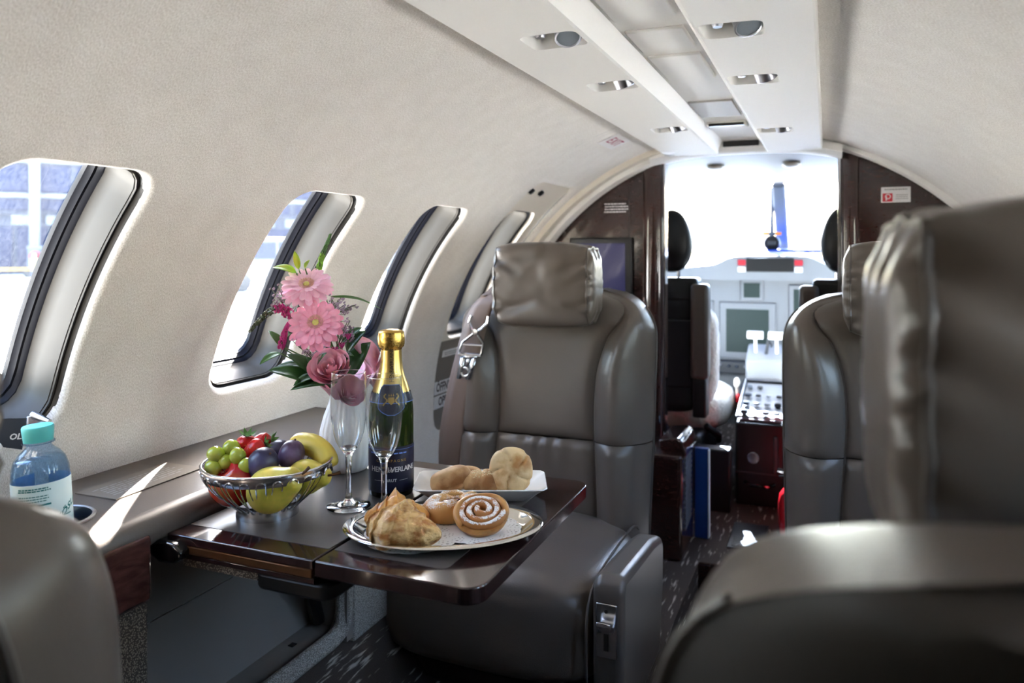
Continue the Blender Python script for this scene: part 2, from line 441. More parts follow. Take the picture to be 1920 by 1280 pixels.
def build_wall(name, sgn, centres, hatch):
    mb = MB(); cs = list(centres) + ([HATCH[0]] if hatch else [])
    edges = [YB0] + [(cs[i] + cs[i + 1]) / 2 for i in range(len(cs) - 1)] + [YB1 + .02]
    for i, yc in enumerate(cs):
        is_h = hatch and i == len(cs) - 1
        sc = HATCH[2] if is_h else WS
        hp = rrect(HATCH[3], HATCH[1], .045, 160) if is_h else hole_pts(0, 160)
        plate_hole(mb, hp, (S_BOT - sc, S_TOP - sc, edges[i] - yc, edges[i + 1] - yc), lambda u, v: cylp(sgn, sc + u, yc + v, RW), K=16, n=160)
        # rolled fabric edge
        steps = [(0, 0), (.0018, .001), (.005, .0035), (.0075, .0075), (.0085, .013)]
        loft(mb, [[cylp(sgn, sc + a * (1 - e / .2), yc + b_ * (1 - e / .12), RW + d) for a, b_ in hp] for e, d in steps])
    o = struct(obj(name, mb, 'wall_fabric', ang=50)); uv_wall(o)
    return o
wall_left = build_wall('wall_left', -1, LEFT_W, True)
wall_right = build_wall('wall_right', 1, RIGHT_W, False)

def build_window(i, sgn, yc, off=0.0, sc=WS):
    """moulded surround, rubber seal and pane behind the lining opening"""
    root = struct(empty('window_%d' % i, cylp(sgn, sc - WHH, yc, RW + .02)))
    inv = root.location
    def ring(inset, d, n=96): return [cylp(sgn, sc + a, yc + b_, RW + off + d) - inv for a, b_ in hole_pts(inset, n)]
    g = MB(); loft(g, [ring(.0075, .010), ring(.0105, .018), ring(.016, .020)]); obj('gap', g, 'black', root)
    r = MB(); loft(r, [ring(.0150, .024), ring(.0135, .0175), ring(.0145, .0165), ring(.0165, .030), ring(.0195, .050), ring(.020, .064), ring(.024, .070)]); obj('surround', r, 'reveal', root, ang=60)
    s = MB(); loft(s, [ring(.018, .066), ring(.022, .0685), ring(.025, .0705), ring(.028, .078), ring(.031, .079), ring(.034, .087), ring(.035, .088), ring(.036, .095)]); obj('seal', s, 'rubber', root, ang=35)
    p = MB(); n = 96; hp = hole_pts(.036, n)
    vs_ = [cylp(sgn, sc, yc, RW + off + .092) - inv]; K = 8
    for k in range(1, K + 1): vs_ += [cylp(sgn, sc + a * k / K, yc + b_ * k / K, RW + off + .092) - inv for a, b_ in hp]
    fs = [(0, 1 + q, 1 + (q + 1) % n) for q in range(n)] + [(1 + (k - 1) * n + q, 1 + (k - 1) * n + (q + 1) % n, 1 + k * n + (q + 1) % n, 1 + k * n + q) for k in range(1, K) for q in range(n)]
    p.add(vs_, fs); obj('pane', p, 'window_pane', root)
    return root
wi = 1
for y in LEFT_W: build_window(wi, -1, y); wi += 1
build_window(wi, -1, 2.09, .016); wi += 1
for y in RIGHT_W: build_window(wi, 1, y); wi += 1

# overwing exit hatch, set back in the lining
hx = tag(empty('exit_hatch', cylp(-1, 0, HATCH[0], RW)), 'cream and taupe emergency exit hatch around the front cabin window', 'hatch')
hm = MB(); iv = hx.location
plate_hole(hm, hole_pts(0, 128), (HATCH[2] - HATCH[3] - .01 - WS, HATCH[2] + HATCH[3] + .01 - WS, -.19, .17), lambda u, v: cylp(-1, WS + u, 2.09 + v, RW + .016) - iv, K=8, n=128)
loft(hm, [[cylp(-1, WS + a * (1 - e), 2.09 + b_ * (1 - e * 2), RW + .016 + d) - iv for a, b_ in hole_pts(0, 128)] for e, d in ((0, 0), (.012, .004), (.03, .02))])
obj('hatch_panel', hm, 'trim_cream', hx)
lm = MB(); lm.grid(lambda u, v: cylp(-1, -.06 + u * .26, HATCH[0] - .172 + v * .344, RW + .011 - .004 * (u < .99)) - iv, 12, 6); obj('lower_panel', lm, 'hatch_taupe', hx)
for yy in (1.985, 2.06):
    k = MB(); c = cylp(-1, .705, yy, RW + .012) - iv
    k.lathe([(0, -.003), (.009, -.003), (.009, .004), (.006, .005), (0, .005)], 14, c, Vector((cos(.87), 0, -sin(.87))).to_track_quat('Z', 'Y').to_matrix()); obj('fastener', k, 'black', hx)
# arch trims round the hatch end / divider
def arch(name, y0, y1, r0, r1, s0, s1, mt, sgn=-1):
    mb = MB(); prof = [(y0, r0), (y0, r1), ((y0 + y1) / 2, r1 - .004), (y1, r1), (y1, r0)]
    mb.grid(lambda u, v: cylp(sgn, s0 + (s1 - s0) * u, prof[int(round(v * 4))][0], prof[int(round(v * 4))][1]), 40, 5)
    return obj(name, mb, mt, ang=50)
struct(arch('trim_1', 2.29, 2.335, RW + .01, RW - .016, -.25, 1.06, 'trim_cream'))
struct(arch('trim_2', 2.335, 2.40, RW + .01, RW - .030, -.25, 1.10, 'ceiling_plastic'))
struct(arch('trim_3', 2.335, 2.40, RW + .01, RW - .012, -.25, 1.10, 'ceiling_plastic', 1))

# outer skin keeps stray sun out
sk = MB()
for sgn, cs in ((-1, LEFT_W + [2.09]), (1, RIGHT_W)):
    edges = [YB0 - .05] + [(cs[i] + cs[i + 1]) / 2 for i in range(len(cs) - 1)] + [YB1 + .1]
    for i, yc in enumerate(cs):
        plate_hole(sk, hole_pts(-.02, 64), (-1.12 - WS, RW * pi / 2 + .005 - WS, edges[i] - yc, edges[i + 1] - yc), lambda u, v: cylp(sgn, WS + u, yc + v, RW + .125), K=8, n=64)
struct(obj('wall_outer', sk, 'panel_white'))
bk = MB(); bk.box((CX, YB0 - .02, .7), (.95, .02, .95)); struct(obj('wall_back', bk, 'wood_dark'))

# ------------------------------------------------------------------ ceiling with reading-light wells
ceil = MB()
CY0, CY1 = YB0, 2.33
LY = [-.45, .10, .55, .99, 1.30, 1.82]; RY = [-.45, .10, .55, 1.03, 1.34, 1.92]
LXC, RXC = -.346, -.114; HWX, HWY = .040, .036
def zc_(x): return 1.335 + .004 * (1 - ((x - CX) / .215) ** 2)
for xc, ys, x0, x1 in ((LXC, LY, CX - .215, CX - .073), (RXC, RY, CX + .073, CX + .215)):
    ed = [CY0] + [(ys[i] + ys[i + 1]) / 2 for i in range(len(ys) - 1)] + [CY1]
    for i, yc in enumerate(ys):
        plate_hole(ceil, rrect(HWX, HWY, .012, 64), (x0 - xc, x1 - xc, ed[i] - yc, ed[i + 1] - yc), lambda u, v: Vector((xc + u, yc + v, zc_(xc + u))), K=4, n=64)
        hp = rrect(HWX, HWY, .012, 64)
        loft(ceil, [[Vector((xc + a * k, yc + b_ * k, zc_(xc + a) + d)) for a, b_ in hp] for k, d in ((1, 0), (.985, .0015), (.97, .006), (.93, .034))], close=True)
prof = [(-.073, 1.3385), (-.069, 1.3405), (-.054, 1.366), (-.050, 1.370), (.050, 1.370), (.054, 1.366), (.069, 1.3405), (.073, 1.3385)]
ceil.grid(lambda u, v: Vector((CX + prof[int(round(u * 7))][0], CY0 + (CY1 - CY0) * v, prof[int(round(u * 7))][1])), 8, 2)
for sg in (-1, 1):
    ep = [(.215, 1.335), (.218, 1.337), (.219, 1.342), (.219, 1.40)]
    ceil.grid(lambda u, v: Vector((CX + sg * ep[int(round(u * 3))][0], CY0 + (CY1 - CY0) * v, ep[int(round(u * 3))][1])), 4, 2)
ceil_o = struct(obj('ceiling', ceil, 'ceiling_plastic', ang=30, recalc=True))
cap = MB(); cap.b(CX - .36, CX + .36, CY0 - .05, 2.55, 1.44, 1.46); struct(obj('ceiling_cover', cap, 'panel_white'))
# removable centre panels
for (y0, y1, w) in ((-.2, .52, .043), (.56, 1.035, .043), (1.09, 1.205, .043), (1.245, 1.43, .043)):
    p = MB(); p.b(CX - w, CX + w, y0, y1, 1.3655, 1.372); obj('service_panel', p, 'ceiling_plastic', ceil_o, bevel=(.003, 2))
p = MB(); p.b(CX - .046, CX + .046, 1.66, 1.85, 1.366, 1.372); obj('speaker_grille', p, 'speaker_grey', ceil_o, bevel=(.002, 2))
p = MB(); p.b(CX - .048, CX + .048, 1.945, 2.01, 1.360, 1.372); sl = obj('slot_housing', p, 'ceiling_plastic', ceil_o, bevel=(.004, 2))
p = MB(); p.b(CX - .042, CX + .042, 1.944, 1.962, 1.3595, 1.366); obj('slot', p, 'black', sl)
# header over the cockpit doorway with its dark sign
hd = MB()
hd.grid(lambda u, v: Vector((CX - .27 + .54 * u, [2.30, 2.302, 2.33, 2.43, 2.43][int(round(v * 4))], [1.372, 1.352, 1.342, 1.345, 1.40][int(round(v * 4))] - .028 * abs(2 * u - 1) ** 3.0)), 24, 5)
hdo = struct(obj('trim_4', hd, 'ceiling_plastic', ang=40))
p = MB(); p.b(CX - .05, CX + .05, 2.292, 2.303, 1.353, 1.369); obj('dark_sign', p, 'black_gloss', hdo, bevel=(.0015, 2))
# reading lights in their wells
names = {(0, 3): 'first from the camera on the window side', (0, 4): 'second from the camera on the window side', (0, 5): 'nearest the cockpit on the window side',
         (1, 3): 'first from the camera on the right side', (1, 4): 'second from the camera on the right side', (1, 5): 'nearest the cockpit on the right side'}
for side, (xc, ys) in enumerate(((LXC, LY), (RXC, RY))):
    for k in range(3, 6):
        yc = ys[k]
        e = tag(empty('reading_light', (xc + .006, yc, 1.362)), 'silver swivel reading light in ceiling well, ' + names[(side, k)], 'reading light', 'ceiling reading lights')
        tilt = Matrix.Rotation(R_(-28 if k == 3 else 30), 3, 'X') @ Matrix.Rotation(R_(-14), 3, 'Y')
        hb = MB(); hb.lathe([(.0165, .006), (.0185, .004), (.0185, -.012), (.0165, -.0135), (.0155, -.012)], 28, (.012, .004, -.012), tilt); obj('barrel', hb, 'brushed', e)
        ln = MB(); ln.lathe([(0, -.0105), (.010, -.0115), (.0158, -.011)], 28, (.012, .004, -.012), tilt); obj('lens', ln, 'lens_grey', e)
        bz = MB(); bz.lathe([(.018, -.004), (.024, -.003), (.026, .001), (.026, .004)], 28, (.012, .004, -.004)); obj('bezel_ring', bz, 'brushed', e)
        ga = MB(); ga.lathe([(0, -.016), (.006, -.016), (.0075, -.012), (.008, .002)], 18, (-.024, -.006, -.004)); obj('air_nozzle', ga, 'brushed', e)

# ------------------------------------------------------------------ floor with the sunken aisle
AX0, AX1, AY1 = -.335, -.125, 2.20
fl = MB()
fl.b(-1.02, AX0, YB0, 2.2, FZ - .16, FZ); fl.b(AX1, .58, YB0, 2.2, FZ - .16, FZ); fl.b(-1.02, .58, AY1, 4.4, FZ - .16, FZ); fl.b(AX0 - .01, AX1 + .01, YB0, AY1, FZ - .17, FZ - .11)
flo = struct(obj('floor', fl, 'carpet', smooth=False))
cv = MB(); cvp = [(-.83, .345), (-.815, .34), (-.795, .30), (-.775, .22), (-.755, .185), (-.72, .1705)]
cv.grid(lambda u, v: Vector((cvp[int(round(u * 5))][0], YB0 + 3.3 * v, cvp[int(round(u * 5))][1])), 6, 2); obj('carpet_cove', cv, 'carpet', flo, ang=60)
st = MB(); st.b(AX0, AX1, AY1 - .012, AY1 + .001, FZ - .11, FZ - .004); obj('step_riser', st, 'wood_dark', flo)
fv = MB(); fv.b(-.275, -.17, 2.33, 2.56, FZ, FZ + .004); fvo = tag(obj('floor_vent', fv, 'rubber', bevel=(.002, 1)), 'dark rectangular floor vent in the carpet by the cockpit doorway', 'vent')
for k in range(7):
    s = MB(); s.b(-.262, -.183, 2.345 + k * .012, 2.351 + k * .012, FZ + .003, FZ + .007); obj('slat', s, 'black', fvo)

# ------------------------------------------------------------------ side unit under the windows (left)
LZ = .71; LXO = -.80
def nose(z0, z1, x, n=6):
    r = (z1 - z0) / 2; return [(x + r * (cos(a) - 1), (z0 + z1) / 2 + r * sin(a)) for a in [pi / 2 - pi * k / n for k in range(n + 1)]]
led = tag(empty('side_ledge', (-.93, .3, .66)), 'taupe padded ledge running under the windows beside the table', 'ledge')
def L3(x, y, z): return Vector((x + .93, y - .3, z - .66))
lp = MB(); cupc = (-.905, .672); cr = .043
plate_hole(lp, [(cr * cos(2 * pi * i / 64), cr * sin(2 * pi * i / 64)) for i in range(64)], (-1.06 - cupc[0], LXO - .0225 - cupc[0], .45 - cupc[1], .90 - cupc[1]), lambda u, v: L3(cupc[0] + u, cupc[1] + v, LZ), K=5, n=64)
for (a, b_) in ((YB0, .45), (.90, 1.37)): lp.add([L3(-1.06, a, LZ), L3(LXO - .0225, a, LZ), L3(LXO - .0225, b_, LZ), L3(-1.06, b_, LZ)], [(0, 1, 2, 3)])
ns = nose(.665, LZ, LXO, 8)
ysN = [YB0, .45, .9, 1.30, 1.34, 1.358, 1.368, 1.372]; shr = [0, 0, 0, 0, .002, .006, .013, .022]
lp.grid(lambda u, v: L3(LXO - .0225 + (ns[int(round(u * 8))][0] - LXO + .0225) * (1 - shr[int(round(v * 7))] / .0225), ysN[int(round(v * 7))], .6875 + (ns[int(round(u * 8))][1] - .6875) * (1 - shr[int(round(v * 7))] / .0225)), 9, 8)
lp.add([L3(-1.06, 1.372, LZ), L3(LXO - .0225, 1.372, LZ), L3(LXO - .0225, 1.372, .665), L3(-1.06, 1.372, .665)], [(0, 1, 2, 3)])
lp.add([L3(-1.06, YB0, .665), L3(LXO - .0225, YB0, .665), L3(LXO - .0225, 1.372, .665), L3(-1.06, 1.372, .665)], [(0, 1, 2, 3)])
obj('ledge_top', lp, 'ledge', led, ang=50)
cu = MB(); cu.lathe([(.0475, .0005), (.0475, .0025), (.045, .0035), (.0425, .0025), (.0415, -.02), (.0415, -.085), (.0, -.086)], 48, L3(cupc[0], cupc[1], LZ)); obj('cup_holder', cu, 'brushed', led)
pl = MB(); c0 = Vector((-.935, .835, LZ + .0012)); dx, dy = Vector((-.03, .995, 0)), Vector((-.995, -.03, 0))
pl.box(L3(*c0), (.038, .082, .0008), Matrix.Rotation(R_(2), 3, 'Z')); ple = obj('placard', pl, 'hatch_taupe', led)
dm = MB(); dashes_on(dm, 6, .145, .048, lambda x, y: L3(*(c0 + dx * x + dy * y + Vector((0, 0, .0009)))), 3, .42); obj('fine_print', dm, 'ink_grey', ple)
cb = MB(); cb.tube([L3(-.815, 1.366, .695), L3(-.812, 1.392, .69)], .012, 14); cb.cube_sphere((.012, .012, .012), 2, 6, L3(-.812, 1.392, .69)); obj('end_pivot', cb, 'chrome', led)
# lower structure: pier, recess, rail, post
low = struct(empty('wall_side_unit', (-.9, .9, .17)))
def Q(x, y, z): return (x + .9, y - .9, z - .17)
def qb(name, x0, x1, y0, y1, z0, z1, mt, bev=None, par=None):
    m = MB(); a, b_ = Q(x0, y0, z0), Q(x1, y1, z1); m.b(a[0], b_[0], a[1], b_[1], a[2], b_[2]); return obj(name, m, mt, par or low, bevel=bev)
qb('wood_fascia', -.845, -.797, YB0, .727, .602, .688, 'wood_panel', (.006, 3))
qb('shagreen_pier', -.845, -.801, YB0, .724, .30, .600, 'shagreen', (.004, 2))
qb('wood_fascia', -.845, -.797, 1.185, 1.355, .602, .672, 'wood_panel', (.006, 3))
qb('fabric_pier', -.85, -.803, 1.185, 1.33, .33, .600, 'rail_speckle', (.004, 2))
rl = MB(); pth = [(-.82, .73, .352), (-.82, 1.14, .352), (-.82, 1.160, .357), (-.82, 1.172, .372), (-.82, 1.176, .395), (-.82, 1.176, .66)]
rl.tube([Q(*p) for p in pth], .021, 4, up=(0, .7, .7)); rl.map(lambda p: Vector((p.x, p.y, p.z)))
obj('recess_rail', rl, 'rail_speckle', low, bevel=(.006, 2))
pb = MB(); pb.add([Q(-.885, .72, .36), Q(-.885, 1.19, .36), Q(-.925, 1.19, .50), Q(-.925, .72, .50)], [(0, 1, 2, 3)]); obj('recess_panel', pb, 'panel_grey', low)
pb = MB(); pb.add([Q(-.924, .72, .502), Q(-.924, 1.19, .502), Q(-.985, 1.19, .70), Q(-.985, .72, .70)], [(0, 1, 2, 3)]); obj('recess_panel', pb, 'panel_grey', low)
pb = MB(); pb.add([Q(-.81, .72, .36), Q(-.81, 1.19, .36), Q(-.89, 1.19, .362), Q(-.89, .72, .362)], [(0, 1, 2, 3)]); sh = obj('recess_shelf', pb, 'panel_grey', low)
qb('shelf_slot', -.868, -.858, 1.08, 1.092, .3612, .3622, 'black', None, sh)
qb('recess_end', -.99, -.805, 1.165, 1.19, .34, .68, 'panel_grey')
qb('recess_end', -.99, -.82, .715, .726, .34, .68, 'panel_grey')
stt = MB(); stt.tube([Q(-.862, 1.16, .37), Q(-.862, 1.06, .66)], .011, 8); obj('strut', stt, 'black', low)
# right-hand ledge
rg = MB(); rg.prism([(.66, .665), (.435, .665), (.42, .687), (.435, .71), (.66, .71)], 1, YB0, 1.9); rgo = tag(obj('side_ledge', rg, 'ledge', bevel=(.008, 3)), 'taupe ledge along the right wall behind the near seat headrest', 'ledge')
rp_ = MB(); rp_.b(.44, .46, YB0, 1.9, .17, .665); struct(obj('wall_side_right', rp_, 'shagreen'))

# ------------------------------------------------------------------ front dividers
def divider(name, x_in, sgn, label):
    d = tag(empty(name, (x_in + sgn * .15, YB1 + .015, FZ)), label, 'divider')
    iv = d.location; m = MB(); Rr = RW - .022 if sgn < 0 else RW - .008
    th0 = math.acos(max(-1, min(1, sgn * (x_in - CX) / Rr))); arc = []
    for k in range(33):
        th = th0 + (R_(-30) - th0) * k / 32; arc.append((CX + sgn * Rr * cos(th) - iv.x, ZC + Rr * sin(th) - iv.z))
    arc += [(arc[-1][0], 0), (x_in - iv.x, 0)]
    m.prism([(a, z) for a, z in arc], 1, -.015, .015); obj('panel', m, 'wood_dark', d, ang=30)
    return d
dl = divider('cabin_divider', -.53, -1, 'dark glossy wooden divider with a wall display behind the left seat')
pm = MB(); pm.tube([(-.507 - dl.location.x, -.005, 0), (-.507 - dl.location.x, -.005, 1.175)], .034, 20); obj('round_post', pm, 'wood_dark', dl)
pm = MB(); pm.b(-.479 - dl.location.x, -.470 - dl.location.x, -.01, .03, .0, 1.17); obj('edge_strip', pm, 'chrome', dl)
pm = MB(); pm.b(-.585 - dl.location.x, -.583 - dl.location.x, -.0165, -.0145, .02, 1.09); obj('joint_line', pm, 'black', dl)
tx = MB(); iv = dl.location
dashes_on(tx, 4, .085, .034, lambda x, y: Vector((-.628 + x - iv.x, -.0158, 1.188 + y - iv.z)), 5, .5); obj('fine_print', tx, 'ink_white', dl)
dr = divider('cabin_divider', .048, 1, 'dark glossy wooden divider with a red and white notice behind the right seat')
iv = dr.location
pm = MB(); pm.tube([(.063 - iv.x, -.004, 0), (.063 - iv.x, -.004, 1.2)], .026, 20); obj('round_post', pm, 'wood_dark', dr)
pm = MB(); pm.b(.030 - iv.x, .037 - iv.x, -.012, .03, .0, 1.19); obj('edge_strip', pm, 'chrome', dr)
# notice on the right divider
nt_ = tag(empty('notice', (.180, YB1 - .001, 1.186)), 'white notice with red square symbol stuck on the right divider', 'sign')
m = MB(); m.box((0, -.001, .022), (.0375, .001, .022)); obj('plate', m, 'placard_white', nt_, bevel=(.0008, 1))
m = MB(); m.box((-.021, -.0024, .0145), (.0125, .0005, .0115)); sq = obj('red_square', m, 'ink_red', nt_)
m = MB(); m.lathe([(.005, 0), (.0075, 0)], 20, (-.020, -.0032, .017), Matrix.Rotation(pi / 2, 3, 'X')); m.b(-.026, -.0225, -.0034, -.0030, .006, .018); obj('hose_symbol', m, 'paper_white', sq)
m = MB(); dashes_on(m, 3, .034, .016, lambda x, y: Vector((.016 + x, -.0022, .016 + y)), 9, .4); dashes_on(m, 1, .06, .006, lambda x, y: Vector((x, -.0022, .037 + y)), 4, .7); obj('fine_print', m, 'ink_grey', nt_)
# display on the left divider
ds = tag(empty('wall_display', (-.675, YB1 - .001, .90)), 'flat wall display with a dark blue screen behind the left headrest', 'display')
m = MB(); m.box((0, -.010, .095), (.104, .010, .098)); obj('bezel', m, 'bezel', ds, bevel=(.006, 3))
m = MB(); m.box((0, -.0205, .098), (.083, .001, .076)); obj('screen', m, 'screen', ds)
# ================================================================== CABIN SEATS
# local frame: x across, y from cushion front (0) to the back, z above cabin floor, sitter faces -y
def S_w(z):            # half width of the backrest at world height z
    if z < .84: return .236 + .009 * sin((z - .40) / .44 * pi / 2)
    t = min(1, (z - .84) / .118); return .085 + .160 * (max(0, 1 - t ** 2.3)) ** (1 / 2.3)
def S_s(z):            # seam half width
    if z > .955: z = .955
    return cat_interp([(.38, .132), (.50, .128), (.615, .120), (.70, .117), (.78, .123), (.85, .145), (.90, .178), (.93, .165), (.955, .075)], z)
def S_y(z): return cat_interp([(.38, .385), (.5, .39), (.62, .40), (.78, .412), (.96, .440)], z)
def roll(z): return .075 * max(0, (z - .88) / .078) ** 2.2
Z_SEAM = .617
def pillow(p, e=10): return 1 - abs(2 * p - 1) ** e
def centre_patch(z0, z1, upper):
    def fn(u, v):
        z = z0 + (z1 - z0) * v; s = min(S_s(z), S_w(z) * .985); x = (2 * u - 1) * s
        h = .013 * pillow(u, 14) * pillow(v, 26) + (.006 * (1 - (2 * u - 1) ** 2) if not upper else -.010 * (1 - (2 * u - 1) ** 2) * sin(pi * v))
        if not upper:
            h += .004 * sin(x * 130 + 2 * sin(x * 31)) * math.exp(-(z1 - z) / .035) * (1 - abs(2 * u - 1) ** 4)
        return Vector((x, S_y(z) - h + roll(z), z - FZ))
    return fn
bol = [(0, 0), (.035, .012), (.15, .026), (.35, .042), (.52, .040), (.70, .022), (.86, -.010), (.95, -.038), (1, -.065)]
def bolster_patch(z0, z1, sg):
    def fn(u, v):
        z = z0 + (z1 - z0) * v; w = S_w(z); s = min(S_s(z), w * .985); x = s + (w - s) * u
        fade = 1 - max(0, (z - .80) / .12) ** 2 * .8 if z > .80 else 1
        b_ = cat_interp(bol, u); h = (b_ * fade if b_ > 0 else b_) * (.72 + .28 * pillow(v, 22))
        h += .003 * (noise.noise(Vector((x * 14, z * 9, sg))) if u < .9 else 0)
        return Vector((sg * x, S_y(z) - h + roll(z), z - FZ))
    return fn
def crease(p, a, b_, w, d):
    ax, az = a; bx, bz = b_; px, pz = p; l2 = (bx - ax) ** 2 + (bz - az) ** 2
    t = max(0, min(1, ((px - ax) * (bx - ax) + (pz - az) * (bz - az)) / l2)); dd = (px - ax - t * (bx - ax)) ** 2 + (pz - az - t * (bz - az)) ** 2
    return d * math.exp(-dd / (w * w)) * (1 - .6 * t)
def make_seat(name, loc, rz, aisle, label, belt=False, group='leather cabin seats', hdy=0.0, hdx=0.0, hdz=0.0, rx=0.0):
    t = tag(empty(name, loc, rz), label, 'seat', group); t.rotation_euler = (rx, 0, rz)
    def put(nm, mb, mt, par=None, **k): return obj(nm, mb, mt, par or t, **k)
    m = MB(); m.grid(centre_patch(Z_SEAM + .001, .957, True), 24, 44); put('back_panel', m, 'leather', ang=70)
    m = MB(); m.grid(centre_patch(.385, Z_SEAM - .001, False), 56, 24); put('lumbar_panel', m, 'leather', ang=70)
    for sg in (-1, 1):
        m = MB(); m.grid(bolster_patch(Z_SEAM + .001, .957, sg), 26, 48); put('bolster', m, 'leather', ang=70)
        m = MB(); m.grid(bolster_patch(.385, Z_SEAM - .001, sg), 26, 20); put('lower_bolster', m, 'leather', ang=70)
        m = MB(); m.tube([Vector((sg * S_s(z), S_y(z) - .004 + roll(z), z - FZ)) for z in [.42 + k * .012 for k in range(41)]], .0018, 6); put('seam_cord', m, 'piping')
    def shell(u, v):
        z = .385 + (.957 - .385) * v; w = S_w(z); x = (2 * u - 1) * w; e = abs(2 * u - 1)
        bulge = .075 * (1 - e ** 5) * (1 - max(0, (z - .86) / .1) ** 3 * .75)
        return Vector((x, S_y(z) + .062 + bulge * (z < .9569) + (roll(z) if z < .94 else .05), z - FZ))
    m = MB(); m.grid(shell, 36, 44); bs = put('back_shell', m, 'leather_back', ang=70)
    m = MB(); m.grid(lambda u, v: Vector((lambda z, e: ((2 * u - 1) * S_w(z), S_y(z) + roll(z) - .0 + .066 * v, z - FZ))(.957, 0)), 20, 3); put('top_edge', m, 'leather')
    for sg_ in (-1, 1):
        m = MB(); m.tube([Vector((sg_ * S_w(z), S_y(z) + .063 + roll(z) * .8, z - FZ)) for z in [.40 + .0115 * k for k in range(46)]], .003, 6); put('edge_piping', m, 'piping', bs)
    # head pillow with gathered ends
    hc = (.0 + hdx, .392 + hdy, .972 + hdz - FZ); HK = 6.5; HX = .125
    def hp(p):
        x, y, z = p; ex = abs(x) / HX; sgx = 1 if x > 0 else -1
        f = 1 + .035 * (1 - ex ** 2)
        d = 0
        q = (abs(x), z)
        d += crease(q, (.125, .075), (.055, .03), .010, .008) + crease(q, (.125, .03), (.07, .0), .008, .005) + crease(q, (.125, -.075), (.0, -.03), .011, .008) + crease(q, (.125, -.04), (.07, -.05), .008, .005)
        d += crease((x, z), (.09, .09), (-.06, .06), .012, .004) + crease((x, z), (-.12, .05), (-.05, .07), .01, .005)
        d += .0035 * sin(math.atan2(z, y) * 13 + 3 * sgx) * max(0, (ex - .72) / .28)
        n = Vector((0, y / .06 ** 2, z / .095 ** 2)); n = n.normalized() if n.length > 0 else n
        d += .003 * noise.noise(Vector((x * 18 + sgx, y * 20, z * 18)))
        return Vector((x * (1 - .02 * abs(z) / .09), y * f, z * f)) - n * d
    m = MB(); m.cube_sphere((HX, .058, .094), HK, 30, hc, hp); hd_ = put('headrest', m, 'leather', ang=80)
    kx = (1 - (.112 / HX) ** HK) ** (1 / HK)
    for sg in (-1, 1):
        m = MB(); pts = []
        for k in range(56):
            a = 2 * pi * k / 56; q = (abs(cos(a)) ** HK + abs(sin(a)) ** HK) ** (-1 / HK) * kx; pts.append(Vector(hc) + hp(Vector((sg * .112, .058 * q * cos(a), .094 * q * sin(a)))))
        m.tube(pts, .0026, 6, closed=True); put('piping', m, 'piping', hd_)
    # seat cushion, bull-nosed and gathered at the sides
    def sc(p):
        x, y, z = p; ex = abs(x) / .242
        g = max(0, (ex - .80) / .2); a = math.atan2(z, y)
        k = 1 + .012 * sin(a * 26 + 2 * sin(a * 7)) * g * (1 - .5 * g)
        return Vector((x, y * k, z * k + .006 * (1 - ex ** 2) * (z > 0) + .003 * noise.noise(Vector((x * 8, y * 8, z)))))
    m = MB(); m.cube_sphere((.242, .213, .110), 4.2, 34, (0, .208, .352 - FZ), sc); cu_ = put('seat_cushion', m, 'leather', ang=80)
    for sg in (-1, 1):
        m = MB(); pts = []
        for k in range(48):
            a = 2 * pi * k / 48; q = (abs(cos(a)) ** 4.2 + abs(sin(a)) ** 4.2) ** (-1 / 4.2); pts.append((sg * .222, .208 + .2085 * q * cos(a), .352 - FZ + .1055 * q * sin(a)))
        m.tube(pts, .0025, 6, closed=True); put('piping', m, 'piping', cu_)
    m = MB(); m.b(-.21, .21, .09, .44, 0, .10); put('seat_base', m, 'leather_dark', bevel=(.02, 2))
    m = MB(); m.b(-.20, .20, .30, .47, .05, .26); put('back_mount', m, 'leather_dark', bevel=(.02, 2))
    # aisle-side arm
    ap = [(.035, .03), (.012, .08), (.012, .285), (.03, .308), (.28, .285), (.355, .270), (.372, .245), (.368, .17), (.335, .03)]
    m = MB(); x0, x1 = sorted((aisle * .228, aisle * .285)); m.prism(ap, 0, x0, x1); ar = put('armrest', m, 'leather_smooth', bevel=(.016, 4), ang=50)
    xc = aisle * .256
    m = MB(); m.b(xc - .019, xc + .019, .0065, .0145, .172, .266); lp_ = put('lever_plate', m, 'steel', ar, bevel=(.002, 2))
    lp_['label'] = 'chrome recline lever plate'
    m = MB(); m.b(xc - .0045, xc + .0045, .0058, .0105, .185, .232); put('lever_slot', m, 'black', ar)
    m = MB(); m.lathe([(0, -.0006), (.0035, -.0006), (.0035, .001), (0, .001)], 12, (xc, .0065, .254), Matrix.Rotation(pi / 2, 3, 'X')); put('screw', m, 'black', ar)
    m = MB(); m.prism([(.0105, .216), (-.006, .220), (-.016, .234), (-.014, .243), (-.009, .240), (-.003, .232), (.0105, .228)], 0, xc - .0135, xc + .0135); put('lever', m, 'chrome', ar, bevel=(.003, 3))
    if belt:
        bt = MB(); P = [(-.118, .44, .80), (-.125, .415, .785), (-.138, .385, .765), (-.155, .375, .73), (-.175, .372, .66), (-.205, .372, .55), (-.228, .374, .43), (-.235, .39, .32), (-.235, .43, .22)]
        pts = spline(P, 40)
        for q in range(2):
            off = Vector((-.012 * q, .004 * q, 0)) 
            bt.grid(lambda u, v: pts[int(round(u * 39))] + off * min(1, u * 2) + Vector((.029 * (2 * v - 1), -.012 * abs(2 * v - 1) * (u < .2) + .004 * q, .006 * (2 * v - 1))), 40, 5)
        sb = put('seat_belt', bt, 'webbing', ang=70); md = sb.modifiers.new('thick', 'SOLIDIFY'); md.thickness = .0016
        sb['label'] = 'taupe shoulder belt with a bright metal buckle'
        def F(x, z): return Vector((-.166 + x + (z) * .30, .362 - .03 * z, .668 + z))
        mm = MB()
        def bar(a, b_, w): mm.tube([F(*a), F(*b_)], w, 6)
